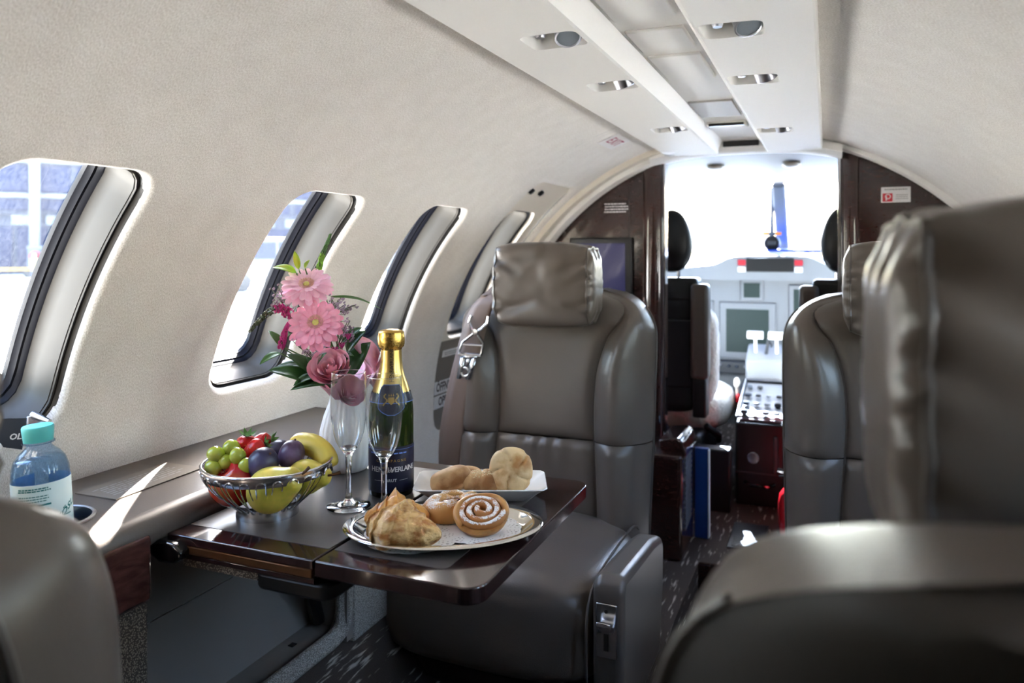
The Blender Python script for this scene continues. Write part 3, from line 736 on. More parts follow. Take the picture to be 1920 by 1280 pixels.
        for s_ in (-1, 1):
            mm.tube([F(s_ * .022, .058), F(s_ * .024, .042), F(s_ * .012, .026), F(0, .02)], .0042, 8)      # hook arms
            mm.tube([F(0, .02), F(s_ * .012, .008), F(s_ * .027, -.006), F(s_ * .030, -.03), F(s_ * .026, -.038)], .0034, 8)
        mm.lathe([(0, .006), (.007, .005), (.009, 0), (.008, -.006)], 16, F(0, .02) + Vector((0, -.003, 0)), Matrix.Rotation(pi / 2, 3, 'X'))
        bar((-.03, -.012), (.03, -.012), .0028); bar((-.03, -.036), (.03, -.036), .0045); put('buckle_frame', mm, 'steel', sb)
        mm = MB()
        for s_ in (-1, 1):
            a, b_ = sorted((s_ * .008, s_ * .021))
            mm.add([F(s_ * .009, -.04), F(s_ * .021, -.04), F(s_ * .018, -.095), F(s_ * .006, -.095)], [(0, 1, 2, 3)])
        mm.add([F(-.021, -.036), F(.021, -.036), F(.021, -.046), F(-.021, -.046)], [(0, 1, 2, 3)])
        mm.add([F(-.004, -.046), F(.004, -.046), F(.004, -.062), F(-.004, -.062)], [(0, 1, 2, 3)])
        mm.lathe([(.0075, 0), (.013, 0)], 24, F(0, -.078), Matrix.Rotation(pi / 2, 3, 'X'))
        tg = put('buckle_tongue', mm, 'steel', sb); md = tg.modifiers.new('thick', 'SOLIDIFY'); md.thickness = .003
    return t
make_seat('passenger_armchair', (-.61, 1.28, FZ), 0, 1, 'taupe leather seat facing the table, with shoulder belt and head pillow', True, hdx=.008)
make_seat('passenger_armchair', (.155, 1.34, FZ), 0, -1, 'taupe leather seat on the right in front of the divider with red notice')
make_seat('passenger_armchair', (.117, .830, FZ), pi + R_(7), 1, 'nearest taupe leather seat seen from behind, blurred at the right edge', hdz=.008, hdx=.020)
make_seat('passenger_armchair', (-.652, .800, FZ + .004), pi, -1, 'near taupe leather seat cut off at the left edge, beside the water bottle', hdy=.058, rx=R_(-3.2))
# ================================================================== FOLDING TABLE
TZ = .68
TX0, TXF, TX1, TY0, TY1 = -.80, -.567, -.350, .752, 1.178
tb = tag(empty('folding_table', (-.57, .96, TZ - .03)), 'dark glossy wood folding table with grey leather insets, set with food', 'table')
def T(x, y, z): return (x + .57, y - .96, z - TZ + .03)
def tbx(name, x0, x1, y0, y1, z0, z1, mt, bev=None, par=None):
    m = MB(); a, b_ = T(x0, y0, z0), T(x1, y1, z1); m.b(a[0], b_[0], a[1], b_[1], a[2], b_[2]); return obj(name, m, mt, par or tb, bevel=bev)
def leaf_plate(x0, x1, y0, y1, r, z0, z1, sides):
    pts = []
    for cx_, cy_, a0, rr in ((x1 - r, y1 - r, 0, r if 'r' in sides else .002), (x0 + r, y1 - r, 90, r if 'l' in sides else .002), (x0 + r, y0 + r, 180, r if 'l' in sides else .002), (x1 - r, y0 + r, 270, r if 'r' in sides else .002)):
        ox = (x1 if cx_ > (x0 + x1) / 2 else x0); oy = (y1 if cy_ > (y0 + y1) / 2 else y0)
        for k in range(7):
            a = R_(a0 + 90 * k / 6); sx = 1 if ox == x1 else -1; sy = 1 if oy == y1 else -1
            pts.append((ox - sx * rr + rr * cos(a), oy - sy * rr + rr * sin(a)))
    m = MB(); m.prism([(T(p[0], p[1], 0)[0], T(p[0], p[1], 0)[1]) for p in pts], 2, T(0, 0, z0)[2], T(0, 0, z1)[2]); return m
il = obj('inner_leaf', leaf_plate(TX0, TXF - .0012, TY0, TY1, .02, TZ - .012, TZ, ''), 'wood_table', tb, bevel=(.0016, 2))
ol = obj('outer_leaf', leaf_plate(TXF + .0012, TX1, TY0, TY1, .026, TZ - .020, TZ, 'r'), 'wood_table', tb, bevel=(.0022, 3))
obj('leather_inset', leaf_plate(TX0 + .004, TXF - .004, TY0 + .036, TY1 - .036, .012, TZ - .001, TZ + .0006, ''), 'table_inset', il)
obj('leather_inset', leaf_plate(TXF + .004, TX1 - .058, TY0 + .036, TY1 - .036, .012, TZ - .001, TZ + .0006, 'r'), 'table_inset', ol)
tbx('slide_rail', TX0 + .03, TXF - .004, TY0 + .002, TY0 + .012, TZ - .024, TZ - .0125, 'bronze', (.002, 2), il)
tbx('under_rail', TX0 + .02, TXF - .002, TY0 + .003, TY0 + .06, TZ - .031, TZ - .024, 'wood_table', (.001, 1), il)
tbx('shagreen_lining', TX0 + .02, TXF - .09, TY0 + .008, TY1 - .02, TZ - .042, TZ - .031, 'shagreen', None, il)
m = leaf_plate(-.665, -.548, TY0 + .006, TY0 + .11, .018, TZ - .052, TZ - .031, 'lr'); obj('catch_plate', m, 'black', il, bevel=(.004, 2))
m = MB(); pts = [(-.818, .655), (-.818, .668), (-.80, .676), (-.775, .673), (-.762, .664), (-.763, .654), (-.775, .648), (-.80, .646)]
m.prism([(T(p[0], 0, p[1])[0], T(0, 0, p[1])[2]) for p in pts], 1, T(0, TY0 - .014, 0)[1], T(0, TY0 + .004, 0)[1]); obj('pivot_arm', m, 'black_gloss', tb, bevel=(.004, 3))
tbx('support_arm', -.80, -.50, TY1 - .12, TY1 - .08, TZ - .05, TZ - .028, 'black', (.003, 2))

# ------------------------------------------------------------------ champagne bottle
def at(px, py, d):
    u = (px - 960) / FPX; v = (HY - py) / FPX; s, c = sin(YAW), cos(YAW)
    return Vector(((u * c - s) * d, (u * s + c) * d, CAMZ + v * d))
def facing(p): return math.atan2(-p[1], -p[0])        # direction from p back to the camera
ZT = TZ + .0007
bpos = Vector((-.6145, 1.006, ZT))
cb_ = tag(empty('champagne_bottle', bpos), 'dark green champagne bottle with gold foil neck and navy label', 'bottle')
prof = [(0, .006), (.022, .004), (.030, .0005), (.0325, .002), (.0338, .008), (.0338, .118), (.0334, .130), (.0318, .143), (.0286, .156), (.0242, .168), (.0200, .179), (.0172, .190), (.0156, .203), (.0150, .215), (.0150, .240)]
m = MB(); m.lathe(prof, 48); obj('glass_body', m, 'bottle_green', cb_)
m = MB(); m.lathe([(0, .008)] + [(max(0, r - .003), z) for r, z in prof[4:11]] + [(0, .168)], 40); obj('wine', m, 'wine', cb_)
def br(z): return cat_interp([(q[1], q[0]) for q in prof[3:]], z)
fa = facing(bpos) + .0
def onb(r_extra):
    return lambda tx, z: (lambda rr: Vector((rr * cos(fa + tx / .0338), rr * sin(fa + tx / .0338), z)))(br(z) + r_extra)
lab = onb(.0005)
m = MB(); m.grid(lambda u, v: lab((u - .5) * .098 , .010 + .068 * v), 40, 6); lb_ = obj('main_label', m, 'label_navy', cb_)
on = onb(.0009)
m = MB()
text_on(m, 'HENRI', .0105, lambda x, y: on(x - .0175, .0445 + y), bold=.0002); text_on(m, 'VERLAINE', .0105, lambda x, y: on(x + .0195, .0445 + y), bold=.0002, spacing=.86)
text_on(m, 'de', .0085, lambda x, y: on(x - .0015, .0435 + y), shear=.4)
text_on(m, 'BRUT', .0058, lambda x, y: on(x, .0285 + y), bold=.0002, spacing=1.15)
for s_ in (-1, 1): m.grid(lambda u, v: on(s_ * (.012 + .014 * u), .0283 + .0004 * v), 6, 2)
obj('lettering', m, 'ink_white', lb_)
m = MB(); text_on(m, 'CHAMPAGNE', .0056, lambda x, y: on(x, .0575 + y), spacing=1.5); obj('lettering', m, 'gold_print', lb_)
m = MB(); m.grid(lambda u, v: on((u - .5) * .092, .0738 + .0005 * v), 30, 2); dashes_on(m, 1, .07, .004, lambda x, y: on(x, .0685 + y), 8, .5); obj('blue_lines', m, 'ink_blue', lb_)
# foil neck
foil = [(.0292, .153), (.0246, .168), (.0204, .179), (.0176, .190), (.0160, .203), (.0155, .219), (.0165, .222), (.0196, .224), (.0204, .228), (.0206, .236), (.0200, .241), (.0196, .243), (.0196, .2455), (.0172, .2475), (.0105, .2495), (0, .250)]
m = MB(); m.lathe([(r + .0003, z) for r, z in foil[:6]], 40); obj('neck_foil', m, 'gold_plain', cb_)
m = MB(); m.lathe(foil[5:], 40, rib=lambda a, z: (.035 * sin(a * 11 + z * 700) * (z < .226) + .02 * noise.noise(Vector((cos(a) * 3, sin(a) * 3, z * 120))))); obj('cap_foil', m, 'gold_foil', cb_)
fb = lambda z: cat_interp([(q[1], q[0]) for q in foil[:6]], max(.153, min(.219, z)))
def onf(e): return lambda tx, z: (lambda rr: Vector((rr * cos(fa + tx), rr * sin(fa + tx), z)))(fb(z) + e)
o1 = onf(.0009)
m = MB(); text_on(m, 'HENRI', .0072, lambda x, y: o1(-(y) / .016 + .05, .1825 + x), spacing=.95); text_on(m, 'VERLAINE', .0072, lambda x, y: o1(-(y) / .016 + .05, .2075 + x), spacing=.9)
text_on(m, 'de', .006, lambda x, y: o1(-(y) / .016 + .05, .1925 + x), shear=.3); obj('lettering', m, 'ink_black', cb_)
# neck shield + collar band
def shield(u, v):
    w = .98 * (1 - .25 * max(0, (v - .8) / .2) ** 2) * (1 if v > .22 else (.25 + .75 * (v / .22) ** .7))
    z = .1255 + .0435 * v
    return (lambda rr: Vector((rr * cos(fa + (u - .5) * 2 * w * .62), rr * sin(fa + (u - .5) * 2 * w * .62), z)))(max(br(z), fb(z) if z > .153 else 0) + .0011)
m = MB(); m.grid(lambda u, v: (lambda rr, a: Vector((rr * cos(a), rr * sin(a), .143 + .013 * v)))(br(.143 + .013 * v) + .0008, 2 * pi * u), 48, 4, cu=True); cbnd = obj('collar_band', m, 'label_navy', cb_)
m = MB(); m.grid(lambda u, v: (lambda rr, a: Vector((rr * cos(a), rr * sin(a), .142 + .0012 * v)))(br(.142) + .0011, 2 * pi * u), 48, 2, cu=True); obj('blue_edge', m, 'ink_blue', cbnd)
m = MB(); m.grid(shield, 22, 16); shd = obj('neck_shield', m, 'label_navy', cb_)
m = MB(); edge = [shield(0, v / 12) for v in range(13)] + [shield(u / 10, 1) for u in range(1, 11)] + [shield(1, 1 - v / 12) for v in range(1, 13)] + [shield(1 - u / 10, 0) for u in range(1, 10)]
m.tube(edge, .0006, 5, closed=True); obj('blue_edge', m, 'ink_blue', shd)
def oc(x, z): 
    zz = .1465 + z; rr = max(br(zz), fb(zz) if zz > .153 else 0) + .0016; return Vector((rr * cos(fa + x / .028), rr * sin(fa + x / .028), zz))
m = MB()
m.add([oc(-.004, .005), oc(.004, .005), oc(.004, -.002), oc(0, -.006), oc(-.004, -.002)], [(0, 1, 2, 3, 4)])
for s_ in (-1, 1):
    for k in range(9):
        a = k * .5; cx_, cz_ = s_ * (.0075 + .0022 * cos(a * 1.9)), -.006 + .0019 * k
        m.add([oc(cx_ - .0013, cz_), oc(cx_, cz_ + .0015), oc(cx_ + .0013, cz_), oc(cx_, cz_ - .0015)], [(0, 1, 2, 3)])
for k in (-1, 0, 1): m.add([oc(k * .003 - .0012, .0065), oc(k * .003 + .0012, .0065), oc(k * .003, .0105)], [(0, 1, 2)])
obj('crest', m, 'gold_print', shd)

# ------------------------------------------------------------------ champagne flutes
fp = [(0, .0), (.031, 0), (.0318, .0012), (.0310, .0024), (.020, .0042), (.0085, .0075), (.0048, .014), (.0040, .028), (.0042, .055), (.0050, .072), (.0075, .0785), (.013, .085), (.0185, .095), (.0226, .110), (.0250, .128), (.0258, .145), (.0254, .165), (.0242, .1935)]
ip = [(.0234, .1938), (.0246, .165), (.0250, .145), (.0242, .128), (.0217, .110), (.0174, .0965), (.0118, .0895), (.005, .087), (0, .0865)]
fl_lab = ('empty champagne flute between the vase and the champagne bottle', 'empty champagne flute standing in front of the champagne bottle')
for (p, lb) in (((-.6395, .930), fl_lab[0]), ((-.5745, .9215), fl_lab[1])):
    g_ = tag(empty('champagne_flute', (p[0], p[1], ZT)), lb, 'glass', 'champagne flutes on the table')
    m = MB(); m.lathe(fp[:12] + [(.0105, .0862), (.005, .0850), (0, .0845)], 56); obj('stem_and_foot', m, 'glass', g_, ang=80)
    m = MB(); m.lathe(fp[11:], 56); obj('flute_bowl', m, 'thin_glass', g_, ang=80)
    m = MB(); m.lathe([(.0242 + .0005 * cos(a), .1935 + .0005 * sin(a)) for a in [2 * pi * k / 8 for k in range(9)]], 56); obj('rim', m, 'glass', g_, ang=80)

# ------------------------------------------------------------------ water bottle in the cup holder
wb = tag(empty('water_bottle', (cupc[0] - .006, cupc[1] - .004, LZ - .0845)), 'clear bluish plastic water bottle with turquoise cap standing in the cup holder', 'bottle')
wb.rotation_euler = (R_(2.0), R_(-2.5), 0)
wp = [(0, .004), (.018, .002), (.030, .0), (.0325, .006), (.0325, .04), (.0318, .05), (.0325, .06), (.0325, .142), (.0318, .152), (.0285, .163), (.0225, .171), (.0165, .176), (.0140, .180), (.0138, .183), (.0185, .1832), (.0185, .1848), (.0138, .185), (.0138, .190)]
m = MB(); m.lathe(wp, 48); obj('plastic_body', m, 'pet_blue', wb)
m = MB(); m.lathe([(0, .006)] + [(r - .0012, z) for r, z in wp[2:10]] + [(.025, .1645), (0, .1645)], 40); obj('water', m, 'water_thin', wb)
m = MB(); m.lathe([(.0165, .1855), (.0168, .190), (.0175, .197), (.0180, .203), (.0170, .2048), (0, .2052)], 60, rib=lambda a, z: .012 * (1 if sin(a * 30) > 0 else 0) * (.187 < z < .2)); obj('cap', m, 'cap_teal', wb)
wa = facing(cupc) - .0
def onw(e): return lambda x, z: Vector(((.0327 + e) * cos(wa + x / .0327), (.0327 + e) * sin(wa + x / .0327), z))
m = MB(); o2 = onw(.0004); m.grid(lambda u, v: o2((u - .5) * .19, .078 + .060 * v), 60, 4); wl_ = obj('paper_label', m, 'label_paper', wb)
o3 = onw(.0008)
m = MB()
text_on(m, 'VÖSLAUER', .0118, lambda x, y: o3(x + .043, .0915 + .015 + y + .42 * x - 7 * (x) ** 2), bold=.0004, spacing=1.05)
text_on(m, 'LITER', .0085, lambda x, y: o3(x + .0035, .0675 + .015 + y), bold=.0003, spacing=.8)
m.grid(lambda u, v: o3(-.026 + .036 * u, .1115 + .0022 * v), 10, 2)
dashes_on(m, 2, .038, .0052, lambda x, y: o3(x - .008, .1165 + .015 + y), 11, .6); dashes_on(m, 3, .038, .009, lambda x, y: o3(x - .008, .1055 + .015 + y), 12, .4)
dashes_on(m, 4, .038, .013, lambda x, y: o3(x - .008, .0865 + .015 + y), 13, .5); dashes_on(m, 2, .034, .005, lambda x, y: o3(x - .004, .0755 + .015 + y), 14, .4); dashes_on(m, 1, .012, .003, lambda x, y: o3(x + .03, .078 + .015 + y), 15, .5)
obj('lettering', m, 'ink_teal', wl_)
# ================================================================== FRUIT BOWL
bc = Vector((-.728, .862, ZT))
bw = tag(empty('fruit_bowl', bc), 'round silver wire bowl filled with fruit', 'bowl')
m = MB(); m.lathe([(.041, 0), (.0425, .0), (.0425, .004), (.0405, .015), (.039, .015), (.0405, .004), (.041, 0)], 56); obj('base_ring', m, 'steel', bw, ang=60)
m = MB(); m.lathe([(.0855, .0595), (.0868, .060), (.0888, .0715), (.0888, .0735), (.0874, .0738), (.0866, .0725), (.0848, .0615), (.0855, .0595)], 72); obj('rim_band', m, 'steel', bw, ang=60)
m = MB(); m.lathe([(.0862, .0735), (.0885, .0728), (.0898, .0742), (.0885, .0756), (.0865, .0752), (.0862, .0735)], 72); obj('rim_wire', m, 'chrome', bw, ang=60)
# plaited lining at the foot
m = MB(); m.lathe([(0, .0125), (.038, .0125), (.0395, .0145), (.044, .018), (.0485, .0225)], 48); obj('inner_dish', m, 'grey_dark', bw)
NL = 26; rp_b = [(.0400, .012), (.047, .0185), (.060, .030), (.073, .043), (.0815, .054), (.0868, .0655)]
pts = []
for k in range(15): 
    z = .012 + (.062 - .012) * k / 14; pts.append((cat_interp([(q[1], q[0]) for q in rp_b], z), -.0062, z))
arc_ = [(cat_interp([(q[1], q[0]) for q in rp_b], .062 + .0055 * sin(a)), -.0062 * cos(a), .062 + .0055 * sin(a)) for a in [pi * k / 8 for k in range(1, 8)]]
full = pts + arc_ + [(p[0], .0062, p[2]) for p in reversed(pts)]
m = MB(); m.tube([(p[0] + .0013, p[1], p[2]) for p in full], .00095, 6); me_ = mesh_of('wire_loop', m, 'chrome')
for k in range(NL):
    o = bpy.data.objects.new('wire_loop', me_); COL.objects.link(o); o.parent = bw; o.rotation_euler = (0, 0, 2 * pi * k / NL)

# fruit materials
mat('apple_red', (176, 24, 34), .22, coat=.4, var=(14, (206, 120, 60), .52, .8), sss=.05)
mat('pear', (224, 200, 88), .35, var=(22, (186, 178, 66), .45, .62), bump=(300, .06, .001), sss=.08)
mat('plum', (34, 28, 50), .35, var=(22, (92, 88, 126), .42, .8))
mat('plum_red', (66, 38, 62), .38, var=(26, (128, 108, 142), .46, .72))
mat('grape', (160, 172, 52), .16, sss=.12, coat=.2, var=(30, (178, 184, 80), .4, .7))
mat('banana', (228, 196, 72), .42, var=(9, (214, 204, 110), .4, .7), sss=.06)
mat('brown_tip', (46, 32, 22), .7)
mat('stem_brown', (98, 66, 40), .7)
mat('calyx_green', (74, 118, 48), .5)
def strawberry_mat():
    m = voro('strawberry', (196, 24, 26), (226, 150, 70), 190, .12, .22, .3, .8)
strawberry_mat()
def apple():
    a = tag(empty('apple', at(440, 904, 1.062)), 'shiny red apple at the front of the fruit bowl', 'apple')
    prof = []
    for k in range(25):
        t = pi * k / 24; r = .0345 * sin(t) ** .86 * (1 + .05 * cos(t)); z = .0315 * cos(t) - .009 * math.exp(-(sin(t) / .30) ** 2) * (1 if cos(t) > 0 else -1)
        prof.append((r, z))
    tl = Matrix.Rotation(R_(38), 3, 'X') @ Matrix.Rotation(R_(-14), 3, 'Y')
    m = MB(); m.lathe(prof, 40, m=tl, rib=lambda q, z: .014 * cos(5 * q)); obj('flesh', m, 'apple_red', a)
    m = MB()
    for k in range(5):
        q = 2 * pi * k / 5; b0 = tl @ Vector((0, 0, .0225)); m.tube([b0, tl @ Vector((.004 * cos(q), .004 * sin(q), .0262)), tl @ Vector((.007 * cos(q), .007 * sin(q), .0268))], lambda t: .0012 * (1 - .7 * t), 5)
    obj('calyx', m, 'stem_brown', a)
apple(); 
def pear(loc, R3, label, sc=1.0):
    a = tag(empty('pear', loc), label, 'pear', 'pears in the fruit bowl')
    pr = [(0, -.030), (.012, -.0305), (.022, -.026), (.0285, -.016), (.0300, -.004), (.0275, .008), (.0225, .019), (.0185, .028), (.0165, .035), (.0125, .0405), (.006, .042), (0, .0405)]
    ts = [k / 28 for k in range(29)]
    pr2 = [(max(0, cat_interp([(i / 11, pr[i][0]) for i in range(12)], t)) * sc, cat_interp([(i / 11, pr[i][1]) for i in range(12)], t) * sc) for t in ts]
    pr2[0] = (0, pr2[0][1]); pr2[-1] = (0, pr2[-1][1])
    m = MB(); m.lathe(pr2, 36, m=R3, rib=lambda q, z: .02 * cos(3 * q + z * 20)); obj('flesh', m, 'pear', a)
    m = MB(); m.tube([R3 @ Vector(p) for p in ((0, 0, .039 * sc), (.001, .0, .047 * sc), (.003, 0, .055 * sc), (.006, 0, .0615 * sc))], lambda t: .0016 + .0008 * t, 7); obj('stem', m, 'stem_brown', a)
def aim(v, roll_=0): return Vector(v).normalized().to_track_quat('Z', 'Y').to_matrix() @ Matrix.Rotation(roll_, 3, 'Z')
rt = Vector((cos(YAW), sin(YAW), 0)); fw = Vector((-sin(YAW), cos(YAW), 0)); upv = Vector((0, 0, 1))
pear(at(512, 916, 1.028), aim(rt * .80 + upv * .42 - fw * .25, 1.0), 'yellow pear lying at the front of the fruit bowl, stem up', 1.02)
pear(at(577, 893, 1.075), aim(rt * .85 + upv * .12 - fw * .3, .5), 'smaller yellow pear at the right rim of the fruit bowl', .82)
def plum(loc, h, mt, label, tilt):
    a = tag(empty('plum', loc), label, 'plum', 'plums in the fruit bowl')
    m = MB(); m.cube_sphere(h, 2.1, 14, fn=lambda p: Vector((p.x, p.y * (1 - .10 * math.exp(-(p.x / .006) ** 2) * (p.y < 0)), p.z)), m=aim(tilt)); obj('flesh', m, mt, a)
    m = MB(); c = aim(tilt) @ Vector((0, 0, h[2] * .97)); m.tube([c, c + aim(tilt) @ Vector((0, 0, .003))], .0014, 6); obj('stem_scar', m, 'stem_brown', a)
plum(at(493, 868, 1.055), (.0205, .0205, .0225), 'plum', 'dark blue plum in the middle of the fruit bowl, above the front pear', rt * .5 + upv * .6 - fw * .4)
plum(at(547, 853, 1.09), (.0185, .0185, .0215), 'plum_red', 'purple bloom-covered plum in front of the banana', upv * .9 + rt * .2)
plum(at(521, 848, 1.115), (.0175, .0175, .021), 'plum', 'dark plum half hidden behind the other two plums', rt * .8 + upv * .4)
gl_ = ['leftmost green grape above the bowl rim', 'topmost green grape in the fruit bowl', 'green grape just left of the strawberries and the blue plum', 'green grape wedged low behind the apple', 'green grape at the far left, below the rim', 'green grape tucked between apple and blue plum']
for (px, py, d, r), lb in zip([(405, 852, 1.06, .0115), (434, 840, 1.075, .012), (446, 855, 1.055, .0112), (424, 866, 1.06, .0105), (400, 876, 1.055, .011), (463, 872, 1.05, .0105)], gl_):
    a = tag(empty('grape', at(px, py, d)), lb, 'grape', 'green grapes in the bowl')
    m = MB(); m.cube_sphere((r, r, r * 1.12), 2, 10, m=aim((random.uniform(-1, 1), random.uniform(-1, 1), .5))); obj('berry', m, 'grape', a)
    m = MB(); q = Vector((-.3, .2, 1)).normalized() * r; m.tube([q * .95, q * 1.12], .0009, 5); obj('stem_end', m, 'stem_brown', a)
def strawberry(loc, tip, label, r=.0155):
    a = tag(empty('strawberry', loc), label, 'strawberry', 'strawberries in the bowl'); R3 = aim(tip)
    pr = [(0, -.013), (.008, -.0125), (.0135, -.008), (.0145, -.001), (.0125, .007), (.0085, .014), (.004, .0185), (0, .0195)]
    m = MB(); m.lathe([(q[0] * r / .0155, q[1] * r / .0155) for q in pr], 24, m=R3); obj('flesh', m, 'strawberry', a, ang=70)
    m = MB()
    for k in range(8):
        t = 2 * pi * k / 8; c_, s_ = cos(t), sin(t); b0 = Vector((0, 0, -.0135)); w = .003
        m.add([R3 @ (b0 + Vector((-s_ * w, c_ * w, 0))), R3 @ (b0 + Vector((s_ * w, -c_ * w, 0))), R3 @ (b0 + Vector((c_ * .007 + s_ * w, s_ * .007 - c_ * w, -.003))), R3 @ (b0 + Vector((c_ * .014, s_ * .014, -.008))), R3 @ (b0 + Vector((c_ * .007 - s_ * w, s_ * .007 + c_ * w, -.003)))], [(0, 1, 2, 3, 4)])
    obj('leaf_cap', m, 'calyx_green', a, smooth=False)
strawberry(at(462, 834, 1.10), (-.2, .1, -1), 'strawberry with upright green cap behind the grapes')
strawberry(at(480, 842, 1.085), -rt * .9 - upv * .5 - fw * .3, 'strawberry lying on its side above the blue plum')
strawberry(at(492, 830, 1.125), -rt * .8 - upv * .2, 'paler strawberry at the back of the fruit bowl')
bn = tag(empty('banana', at(590, 848, 1.115)), 'curved yellow banana leaning out of the fruit bowl', 'banana')
iv = bn.location
bp_ = spline([at(548, 838, 1.135), at(562, 831, 1.13), at(585, 834, 1.12), at(606, 850, 1.11), at(616, 868, 1.10), at(618, 876, 1.097)], 24)
m = MB(); m.tube([p - iv for p in bp_], lambda t: .0165 * (1 - abs(2 * t - 1) ** 5 * .72) * (1 - .15 * (t > .8) * (t - .8) * 5), 10); obj('peel', m, 'banana', bn, ang=50)
m = MB(); m.tube([bp_[-1] - iv, bp_[-1] - iv + (bp_[-1] - bp_[-2]).normalized() * .005], .0045, 8); obj('blossom_end', m, 'brown_tip', bn)

# ================================================================== WHITE DISH WITH ROLLS
mat('bun_crust', (206, 160, 104), .55, var=(26, (176, 122, 70), .38, .68), bump=(160, .25, .002))
mat('bun_pale', (228, 196, 146), .6, var=(30, (186, 130, 70), .46, .64), bump=(140, .3, .002))
mat('bun_brown', (208, 168, 118), .6, var=(24, (156, 104, 58), .44, .62), bump=(150, .3, .002))
mat('sesame_seed', (228, 206, 160), .5)
mat('croissant', (232, 190, 124), .42, var=(46, (182, 116, 54), .45, .62, (1, 1, 2)), bump=(150, .9, .004), coat=.05)
mat('croissant_dark', (224, 160, 76), .38, var=(40, (170, 96, 36), .45, .64), bump=(110, .4, .003), coat=.2)
mat('danish', (206, 150, 84), .42, var=(28, (160, 98, 44), .42, .7), bump=(120, .4, .002), coat=.25)
mat('cherry', (120, 18, 34), .15, coat=.6)
mat('cinnamon', (120, 70, 36), .5)
# icing-sugar dusting: noise patches of white over crust, thicker on raised coils
def sugar(name, crust, lo, hi, sc=260):
    m = mat(name, crust, .6); nt = m.node_tree; N = nt.nodes; L = nt.links; p = N['Principled BSDF']
    tc = N.new('ShaderNodeTexCoord'); n1 = N.new('ShaderNodeTexNoise'); n1.inputs['Scale'].default_value = sc; n1.inputs['Detail'].default_value = 6
    n2 = N.new('ShaderNodeTexNoise'); n2.inputs['Scale'].default_value = 50; L.new(tc.outputs['Object'], n1.inputs['Vector']); L.new(tc.outputs['Object'], n2.inputs['Vector'])
    ge = N.new('ShaderNodeNewGeometry'); sp = N.new('ShaderNodeSeparateXYZ'); L.new(ge.outputs['Normal'], sp.inputs[0])
    a = N.new('ShaderNodeMath'); a.operation = 'MULTIPLY'; L.new(n1.outputs['Fac'], a.inputs[0]); L.new(n2.outputs['Fac'], a.inputs[1])
    b_ = N.new('ShaderNodeMath'); b_.operation = 'MULTIPLY'; L.new(a.outputs[0], b_.inputs[0])
    mr = N.new('ShaderNodeMapRange'); mr.inputs['From Min'].default_value = .1; mr.inputs['From Max'].default_value = .75; L.new(sp.outputs['Z'], mr.inputs['Value']); L.new(mr.outputs[0], b_.inputs[1])
    rp = N.new('ShaderNodeValToRGB'); rp.color_ramp.elements[0].position = lo; rp.color_ramp.elements[1].position = hi; rp.color_ramp.elements[0].color = srgb(crust); rp.color_ramp.elements[1].color = srgb((244, 240, 236))
    L.new(b_.outputs[0], rp.inputs['Fac']); L.new(rp.outputs['Color'], p.inputs['Base Color'])
sugar('snail_sugar', (186, 120, 62), .17, .25, 520)
sugar('danish_sugar', (208, 156, 92), .20, .27, 620)
dish_a = R_(22.7)
dc = at(902, 905, 1.155); dc.z = ZT
dish = tag(empty('serving_dish', dc, dish_a), 'white rectangular porcelain dish holding bread rolls', 'dish')
def rr3(hx, hy, r, z): return [Vector((a, b_, z)) for a, b_ in rrect(hx, hy, r, 64)]
m = MB(); loft(m, [rr3(.066, .030, .008, .0), rr3(.070, .033, .009, .001), rr3(.095, .049, .012, .0195), rr3(.0985, .0515, .012, .0215), rr3(.0975, .0508, .012, .0228), rr3(.0945, .0485, .011, .0215), rr3(.069, .032, .008, .0045), rr3(.02, .01, .004, .004)], close=True)
m.add([p for p in rr3(.066, .030, .008, 0)], [tuple(range(64))]); obj('dish_body', m, 'white_china', dish, ang=50)
def bun(loc, h, label, mt, fn, seeds=0, rz=0, rx=0, group='bread rolls on the white dish', mats=None):
    a = tag(empty('bread_roll', loc, 0), label, 'bread roll', group); a.rotation_euler = (rx, 0, rz)
    m = MB(); m.cube_sphere(h, 2.3, 26, fn=fn); obj('crust', m, mt, a, ang=80)
    if seeds:
        s = MB(); rr = random.Random(3)
        for k in range(seeds):
            u = rr.uniform(-.75, .95); an = rr.uniform(-.9, .9); p = Vector((u * h[0] * .9, h[1] * sin(an) * sqrt(max(0, 1 - u * u * .85)), h[2] * cos(an) * sqrt(max(0, 1 - u * u * .85)) * 1.0)); q = fn(p)
            s.cube_sphere((.0017, .0012, .0009), 2, 2, q * 1.03, m=Matrix.Rotation(rr.uniform(0, 3), 3, 'Z'))
        o = obj('sesame_seeds', s, 'sesame_seed', a); o['kind'] = 'stuff'
    return a
def fold_fn(p):
    g = math.exp(-((p.z + .004 - .35 * p.x * .3) / .0035) ** 2) * (p.y < 0)
    return Vector((p.x, p.y * (1 - .18 * g), p.z + .004 * sin(p.x * 70) + (.004 if p.z > 0 else 0)))
bun(at(846, 903, 1.135) + Vector((0, 0, .001)), (.031, .021, .0165), 'folded brown bread roll at the left end of the white dish', 'bun_brown', fold_fn, 0, dish_a + .15)
bun(at(875, 889, 1.175), (.024, .018, .012), 'small brown roll end peeping out behind the folded roll', 'bun_brown', lambda p: p * 1.0, 0, dish_a)
def twist_fn(p):
    g = math.exp(-((p.x + .010 - p.z * .5) / .003) ** 2); k = 1 - .20 * g
    return Vector((p.x, p.y * k, p.z * k + .006 * (p.x / .035) ** 2 * (p.x > 0)))
bun(at(906, 902, 1.135), (.034, .018, .0165), 'seeded bread roll in the middle of the white dish', 'bun_brown', twist_fn, 160, dish_a + .1)
